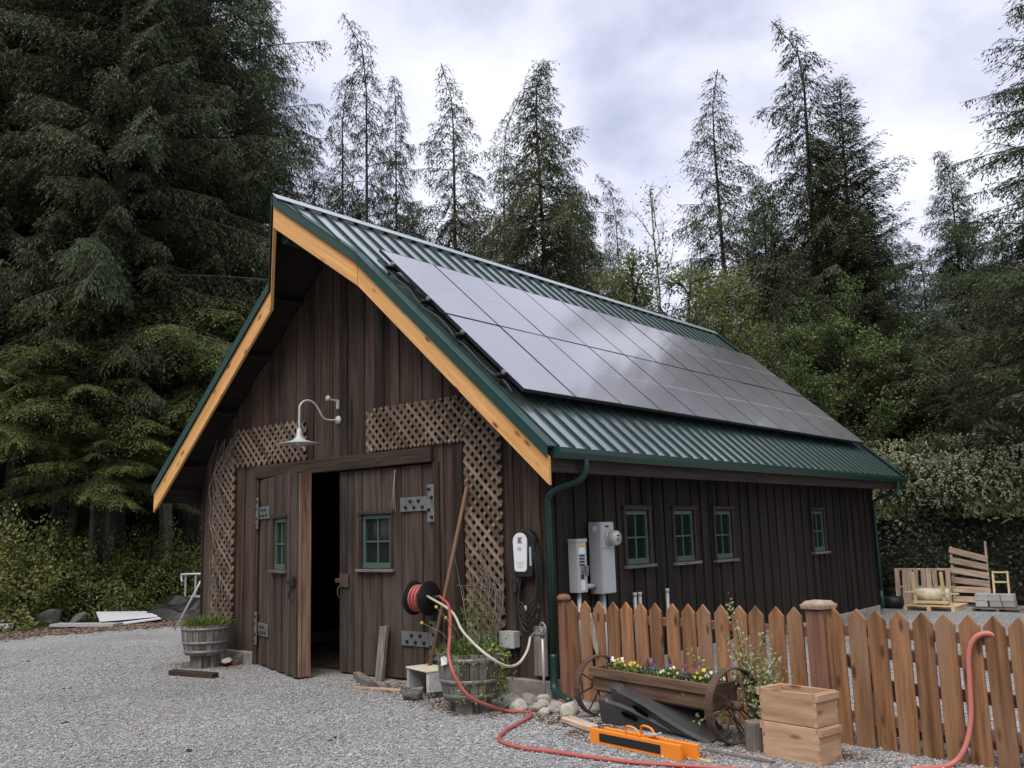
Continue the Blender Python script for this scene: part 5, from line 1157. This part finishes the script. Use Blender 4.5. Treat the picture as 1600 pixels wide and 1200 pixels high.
for i, (x, y, r, lab) in enumerate([(-.02, -.36, .10, 'pale rounded stone behind the red hose, nearest the right barrel'), (.12, -.66, .105, 'large round grey stone under the bend of the red hose'), (.22, -.42, .07, 'small pale stone between the barrel and the standpipe'), (.30, -.60, .085, 'upright whitish stone right of the red hose'), (.10, -.28, .08, 'pointed white stone at the foot of the standpipe'),
    (.44, -.53, .10, 'grey mottled stone in front of the downpipe elbow'), (.60, -.56, .10, 'yellowish lichen-covered stone beside the left iron wheel'), (.45, -.70, .065, 'flat pale stone in front of the mottled one'), (.28, -.22, .05, 'little pale stone against the foundation'), (.78, -.42, .06, 'grey stone behind the left iron wheel'), (.92, -.50, .05, 'small pale stone inside the spokes of the left wheel')]):
    rock(RM[i % 5], x, y, r, lab, i*1.1, None, GR)
rock(RBK[0], .36, -.33, .07, 'broken red brick piece among the pale stones', .4); rock(RBK[1], .02, -.62, .07, 'reddish flat brick under the right barrel side', 1.4, fl=.6)
rock(RD[0], -1.09, -.76, .10, 'dark stone holding up the cream trough', .5); rock(RD[1], -5.0, -.06, .11, 'dark grey stone beside the left half barrel', 1.5); rock(RM[1], -4.93, -.30, .085, 'pinkish flat stone on a brick by the left barrel', .8, z=.07, fl=.6)
b = mb((-5.05, -.2, 0)); b.box((-5.02, -.16, .035), (.30, .10, .065), basis((.9, -.3, 0))); tag(b.build('brick', M_BRICK, bevel=.006), 'rust red brick lying by the foundation left of the doors', 'brick')
b = mb((-4.53, -1.0, 0)); b.beam((-4.90, -1.07, .032), (-4.16, -.95, .030), .10, .058); tag(b.build('timber_offcut', M_TRIM, bevel=.006), 'dark timber offcut lying on the gravel before the left barrel', 'board')
b = mb((-2.1, -.4, 0)); b.beam((-2.62, -.16, .04), (-2.02, -.50, .04), .085, .075); tag(b.build('timber_offcut', M_GREYW, bevel=.005), 'grey timber block on the gravel in front of the closed door', 'board')
b = mb((-1.8, -.5, 0)); b.beam((-2.08, -.62, .015), (-1.55, -.50, .015), .03, .018); tag(b.build('thin_lath', M_PINE), 'thin pale lath on the gravel beside the cream trough', 'lath')
b = mb((1.0, -.95, 0)); b.beam((.80, -.87, .03), (1.20, -1.06, .03), .10, .045); tag(b.build('rough_plank', M_PALLET, bevel=.008), 'rough reddish plank half under the black ramps', 'board')
b = mb((2.5, -1.2, 0)); b.beam((2.2, -1.13, .008), (2.75, -1.22, .008), .05, .012); tag(b.build('thin_lath', M_GREYW), 'thin grey strip on the ground before the pine boxes', 'lath')
b = mb((2.35, -1.42, 0)); b.beam((2.27, -1.40, .01), (2.42, -1.45, .01), .03, .014); tag(b.build('wood_scrap', M_NEWPAL), 'small yellow wood scrap right of the orange bars', 'scrap')
# cream trough on its side
t = thing('cream_trough', 'cream-topped concrete trough lying on its side by the doors', 'trough', (-1.2, -.5, 0)); X, Y, Z = basis((.86, -.26, 0)); c = V((-1.15, -.50, .06)); AX = (X, Y, Z)
b = mb(); b.box(c+Z*.195, (.46, .28, .02), AX); b.build('cream_top', M_CREAM, t, bevel=.005)
for k in (-1, 1):
    b = mb(); b.box(c+X*k*.205+Z*.09, (.045, .26, .185), AX); b.build('block_end', M_BLOCK, t, bevel=.006)
b = mb(); b.box(c+Y*.12+Z*.09, (.36, .015, .18), AX); b.build('back_panel', M_GREYW, t)

# ------------------------------------------------------------------ behind the fence: pallets, blocks, roll
def slat_pallet(name, label, c, w, h, slats, cross, mat, tilt=0, rail_t=.03, rot=0, lean=.12, broken=()):
    """Pallet on edge: vertical or horizontal slats on two or three bearers."""
    t = thing(name, label, 'pallet', c, 'pallets by the hedge'); c = V(c)
    def P(x, y, z): 
        z2 = z*math.cos(lean); y2 = y+z*math.sin(lean); return c+V((x*math.cos(rot)-y2*math.sin(rot), x*math.sin(rot)+y2*math.cos(rot), z2))
    rg = random.Random(len(label))
    if cross == 'v':
        for z in (.02, h*.5, h-.03): mb().beam(P(0, .05, z), P(w, .05, z), .08, .035).build('bearer', mat, t, bevel=.003)
        for i in range(slats):
            x = (i+.5)*w/slats; 
            if i in broken: continue
            mb().beam(P(x+rg.uniform(-.02, .02), 0, 0), P(x+rg.uniform(-.02, .02), 0, h-.01), .018, .085, (0, -1, 0) if 0 else (1, 0, 0)).build('slat', mat, t, bevel=.002)
    else:
        for x in (.02, w-.03): mb().beam(P(x, .05, 0), P(x, .05, h+(.09 if x > .1 else 0)), .035, .035).build('bearer', mat, t, bevel=.003)
        for i in range(slats):
            z = h-.06-i*(h-.08)/(slats-.4); d = tilt*(1-.18*i)*(1 if i not in broken else .3)
            mb().beam(P(0, 0, z+rg.uniform(-.01, .01)), P(w, 0, z-d), .018, .105, (0, 0, 1)).build('slat', mat, t, bevel=.002)
    return t
slat_pallet('pallet', 'long weathered pallet standing on edge beside the barn end', (-.28, 10.95, .0), 1.0, .70, 9, 'v', M_PALLET, broken=(7,))
slat_pallet('pallet', 'tall pinkish slatted pallet leaning with its slats askew', (.67, 11.15, .0), .64, 1.07, 6, 'h', M_PALLET, tilt=.17, broken=(4, 5), lean=.08)
t = thing('pallet', 'narrow open pale frame leaning at the right of the tall pallet', 'pallet', (1.37, 11.2, 0))
for p, q in (((1.36, 11.2, 0), (1.34, 11.35, .62)), ((1.60, 11.2, 0), (1.58, 11.35, .62)), ((1.33, 11.34, .60), (1.60, 11.34, .60)), ((1.35, 11.30, .43), (1.59, 11.30, .43))): mb().beam(p, q, .03, .06, (0, -1, .2)).build('frame_bar', M_NEWPAL, t, bevel=.003)
t = thing('pallet', 'new yellow pallet lying flat behind the fence', 'pallet', (.57, 10.4, 0), 'pallets by the hedge')
for i in range(5): mb().bb((.14, 10.05+i*.17, .075), (1.0, 10.05+i*.17+.10, .093)).build('deck_board', M_NEWPAL, t, bevel=.002)
for x in (.16, .55, .95): mb().bb((x-.03, 10.05, .0), (x+.03, 10.83, .074)).build('bearer', M_NEWPAL, t, bevel=.002)
t = thing('drum_crate', 'cream drum strapped in an upright timber cradle on the flat pallet', 'drum', (.55, 10.4, .093))
b = mb(); b.lathe([(.09, -.28), (.12, -.27), (.125, -.1), (.12, .1), (.125, .26), (.09, .28)], (.56, 10.35, .25), 20, (V((0, 1, 0)), V((0, 0, 1)), V((1, 0, 0)))); b.build('drum', M_CREAM, t, True)
for x in (.32, .80): mb().beam((x, 10.16, .10), (x-.02, 10.16, .66), .05, .055).build('upright', M_NEWPAL, t, bevel=.003)
mb().beam((.15, 10.13, .32), (.46, 10.13, .32), .03, .03).build('cross_bar', M_NEWPAL, t); mb().beam((.75, 10.13, .30), (1.05, 10.13, .30), .03, .03).build('cross_bar', M_NEWPAL, t)
mb().bb((.28, 10.12, .125), (.86, 10.22, .165)).build('sill_bar', M_NEWPAL, t)
k = 0
for r_, (xs, z0, z1) in enumerate((((1.24, 1.46, 1.66), .07, .17), ((1.24, 1.43, 1.64), .171, .29))):
    for j, x in enumerate(xs):
        mb((x, 10.4, z0)).bb((x+.002, 10.35, z0), (x+.195, 10.55, z1-.002)); b = mb((x, 10.4, z0)); b.bb((x+.002, 10.35, z0), (x+.19+.01*r_, 10.55, z1-.002)); tag(b.build('concrete_block', M_BLOCK, bevel=.006), 'pale concrete block, %s of the %s row on the far pallet' % (['left', 'middle', 'right'][j], ['lower', 'upper'][r_]), 'block', 'concrete blocks by the hedge')
t = thing('pallet', 'low dark pallet under the concrete blocks', 'pallet', (1.55, 10.4, 0), 'pallets by the hedge')
for i in range(4): mb().bb((1.2, 10.25+i*.11, .045), (2.0, 10.25+i*.11+.08, .062)).build('deck_board', M_GREYW, t)
for x in (1.22, 1.6, 1.97): mb().bb((x-.025, 10.25, .0), (x+.025, 10.66, .044)).build('bearer', M_GREYW, t)
b = mb((-.15, 10.4, 0)); b.lathe([(.02, -.22), (.11, -.22), (.11, .17), (.02, .17)], (-.16, 10.4, .11), 22, (V((0, 1, 0)), V((0, 0, 1)), V((1, 0, 0)))); tag(b.build('membrane_roll', M_BLACK, None, True), 'black roll of sheet lying beside the barn end', 'roll')

# ------------------------------------------------------------------ left side: sheets, tarp, pole, white rack, rocks, rack
t = thing('sheet_stack', 'stack of two long white sheets lying on the ground by the bushes', 'sheets', (-13.2, 2.6, 0))
for i, (A_, B_, C_, D_) in enumerate((((158, 981, 17.6), (252, 968, 18.5), (236, 962, 19.3), (154, 968, 18.9)), ((156, 972, 17.8), (246, 964, 18.6), (228, 957, 19.4), (150, 958, 19.0)))):
    b = mb(); b.prism([at(*A_), at(*B_), at(*C_), at(*D_)], (0, 0, .03), (1, -.6, 0)); b.build('sheet', M_WHITE, t, bevel=.004)
b = mb((-12.4, 1.2, 0)); b.beam((-13.2, 1.3, .04), (-11.9, 1.9, .04), .3, .05); tag(b.build('dark_strip', M_STGRY), 'low dark strip on the ground left of the white sheets', 'strip')
b = mb((-13.6, .6, 0)); b.beam((-14.6, -.35, .06), (-13.55, .62, .06), .22, .10); tag(b.build('white_board', M_WHITE, bevel=.006), 'white board end lying at the left edge of the yard', 'board')
g = random.Random(4); b = mb((-12, 3.2, 0)); N_ = 16; vs = []
for i in range(N_):
    for j in range(10):
        u_, v_ = i/(N_-1), j/9; h = math.sin(u_*3.14)**.7*math.sin(v_*3.14)**.6*(.42+.12*math.sin(u_*9)+.10*math.sin(v_*11+u_*5)+g.uniform(-.05, .05)); vs.append((-13.0+1.9*u_-.3*v_+.08*math.sin(v_*9), 2.75+1.0*v_+.9*u_, max(0, h)+.005))
b.raw(vs, [(i*10+j, (i+1)*10+j, (i+1)*10+j+1, i*10+j+1) for i in range(N_-1) for j in range(9)]); tag(b.build('black_tarp', M_BLACK), 'crumpled black plastic sheet between the white sheets and the barn', 'tarp')
b = mb((-10, 1.9, 0)); b.tube([at(273, 984, 16.5), at(293, 947, 16.4), at(314, 908, 16.3)], .018, 8); tag(b.build('silver_pole', M_METER, None, True), 'thin silver pole propped beside the left end of the barn', 'pole')
t = thing('white_rack', 'white tubular rack end showing beside the left barn corner', 'rack', (-12.5, 4.2, 0))
b = mb(); b.tube(curve([(-13.2, 4, .70), (-13.24, 4, .84), (-13.1, 4, .87), (-12.2, 4.1, .88)], 4), .022, 8); b.build('top_tube', M_WHITE, t, True)
for x in (-13.15, -12.75): mb().beam((x, 4.05, 0), (x, 4.05, .86), .03, .03).build('rack_leg', M_OFFW, t)
b = mb(); b.bb((-13.3, 4.2, .36), (-12.2, 4.6, .39)); b.build('rack_shelf', M_CREAM, t)
t = thing('timber_shelter', 'grey timber shelter frame among the trees behind the left eave', 'shelter', at(262, 985, 22))
for p, q, w in ((at(262, 985, 22), at(258, 762, 22), .22), (at(330, 985, 22), at(330, 725, 22), .16)): mb().beam(p, q, w, w).build('shelter_post', M_GREYW, t)
for p, q in ((at(255, 768, 21.8), at(345, 771, 21.8)), (at(275, 733, 21.8), at(345, 733, 21.8))): mb().beam(p, q, .05, .12).build('shelter_beam', M_GREYW, t)
for i, (x, y, r) in enumerate([(-14.6, .9, .22), (-14.1, 1.6, .28), (-13.7, 2.0, .2), (-14.2, 3.2, .22), (-14.0, 3.9, .26), (-13.6, 4.4, .22), (-13.1, 4.6, .28), (-14.9, .1, .24), (-15.2, -.6, .2), (-13.2, 5.2, .24)]):
    rock(RD[i % 3] if i % 3 else RM[i % 5], x, y, r, 'mossy grey boulder at the foot of the salal bushes', i*1.7, r*.3, 'boulders under the salal bushes')

# ------------------------------------------------------------------ loose stones, chips and litter on the gravel
def scatter(name, label, pts, smin, smax, mat, seed, flat=.55, long_=1.0):
    g = np.random.default_rng(seed); n = len(pts); s = g.uniform(smin, smax, n)*np.exp(g.normal(0, .25, n)); base = np.array([(1, 0, 0), (0, 1, 0), (-1, 0, 0), (0, -1, 0), (0, 0, 1), (0, 0, -1)], float)
    v = np.repeat(base[None], n, 0)*s[:, None, None]*g.uniform(.6, 1.25, (n, 6, 1)); v[:, :, 2] *= flat; v[:, :, 0] *= long_; v += g.normal(0, .12, v.shape)*s[:, None, None]
    a = g.uniform(0, 6.28, n); ca, sa = np.cos(a)[:, None], np.sin(a)[:, None]; x = v[:, :, 0]*ca-v[:, :, 1]*sa; y = v[:, :, 0]*sa+v[:, :, 1]*ca
    v = np.stack([x, y, v[:, :, 2]], 2)+np.concatenate([pts, (s*flat*.45)[:, None]], 1)[:, None]
    f = np.array([(0, 1, 4), (1, 2, 4), (2, 3, 4), (3, 0, 4), (1, 0, 5), (2, 1, 5), (3, 2, 5), (0, 3, 5)]); F = (f[None]+np.arange(n)[:, None, None]*6).reshape(-1); nf = n*8
    me = bpy.data.meshes.new(name); me.vertices.add(n*6); me.vertices.foreach_set('co', v.astype(np.float32).ravel()); me.loops.add(nf*3); me.loops.foreach_set('vertex_index', F.astype(np.int32))
    me.polygons.add(nf); me.polygons.foreach_set('loop_start', np.arange(0, nf*3, 3, dtype=np.int32)); me.polygons.foreach_set('loop_total', np.full(nf, 3, dtype=np.int32)); me.update(calc_edges=True)
    at_ = me.attributes.new('rnd', 'FLOAT', 'POINT'); at_.data.foreach_set('value', np.repeat(g.random(n), 6).astype(np.float32))
    at_ = me.attributes.new('gc', 'FLOAT_VECTOR', 'POINT'); at_.data.foreach_set('vector', v.astype(np.float32).ravel())
    me.materials.append(mat); o = bpy.data.objects.new(name, me); COL.objects.link(o); o['label'] = label; o['category'] = cat_(name); o['kind'] = 'stuff'; return o
def cat_(n): return {'loose_gravel': 'gravel', 'wood_chips': 'wood chips', 'leaf_litter': 'litter', 'dark_litter': 'litter'}[n]
g = np.random.default_rng(90); n = 90000
u = g.uniform(-40, 1640, n); dd = 5.3+9.5*g.random(n)**1.5; lat = (u-800)/1444*dd; fwh = np.array([FW.x, FW.y])/math.hypot(FW.x, FW.y); rth = np.array([RT.x, RT.y])/math.hypot(RT.x, RT.y)
P_ = np.array([CAM.x, CAM.y])+fwh*dd[:, None]+rth*lat[:, None]; keep = ~((P_[:, 0] > -W-.05) & (P_[:, 0] < .1) & (P_[:, 1] > -.05)) & (P_[:, 0] > -11.5); P_ = P_[keep]
scatter('loose_gravel', 'crushed grey gravel stones covering the yard', P_, .006, .013, M_PEB, 91)
def near(g, segs, n, w):
    out_ = []
    for (x0, y0, x1, y1, ww) in segs:
        k = int(n/len(segs)); t_ = g.random(k); out_.append(np.stack([x0+(x1-x0)*t_, y0+(y1-y0)*t_], 1)+g.normal(0, 1, (k, 2))*ww*np.array([1, .8]))
    p = np.concatenate(out_); return p[~((p[:, 0] > -W) & (p[:, 0] < .05) & (p[:, 1] > -.07))]
scatter('wood_chips', 'brown wood chips and bark scattered along the foot of the barn', near(g, [(-2.3, -.3, -1.0, -.6, .13), (-1.0, -.7, .0, -.9, .15), (1.2, -1.2, 2.3, -1.25, .1), (.3, -.7, 1.3, -.95, .12), (-5.7, -.5, -4.8, -.3, .16), (2.2, -.8, 3.2, -.8, .1)], 4200, 0), .006, .016, M_CHIP, 92, .3, 2.2)
scatter('leaf_litter', 'reddish dead leaves along the edge of the gravel at the left', near(g, [(-12.4, -2.5, -12.3, 0, .5), (-12.3, 0, -11.6, 2.5, .35), (-11.6, 2, -10.5, 5, .4)], 5000, 0), .02, .045, M_CHIP, 93, .25, 1.6)
pts = np.array([(-8.6, -2.4), (-7.7, -4.2), (-5.9, -3.9), (-6.8, -5.0), (-4.2, -5.0), (-2.2, -4.2), (-3.0, -3.2), (-1.0, -3.2), (.2, -3.6), (1.0, -3.3), (-.4, -2.3), (-8, -1.4), (-5, -2.3), (1.6, -2.9), (-7.2, -2.9)])
scatter('dark_litter', 'few black leaves and clods lying on the open gravel', np.concatenate([pts, pts+g.normal(0, .05, pts.shape)]), .014, .034, M_BLACK, 94, .4, 1.5)
tuft('weeds', 'small green weeds in the gravel at the foot of the fence', 'weeds', (1.9, -.45, 0), .35, 60, .10, M_GRASS, 75, .006)
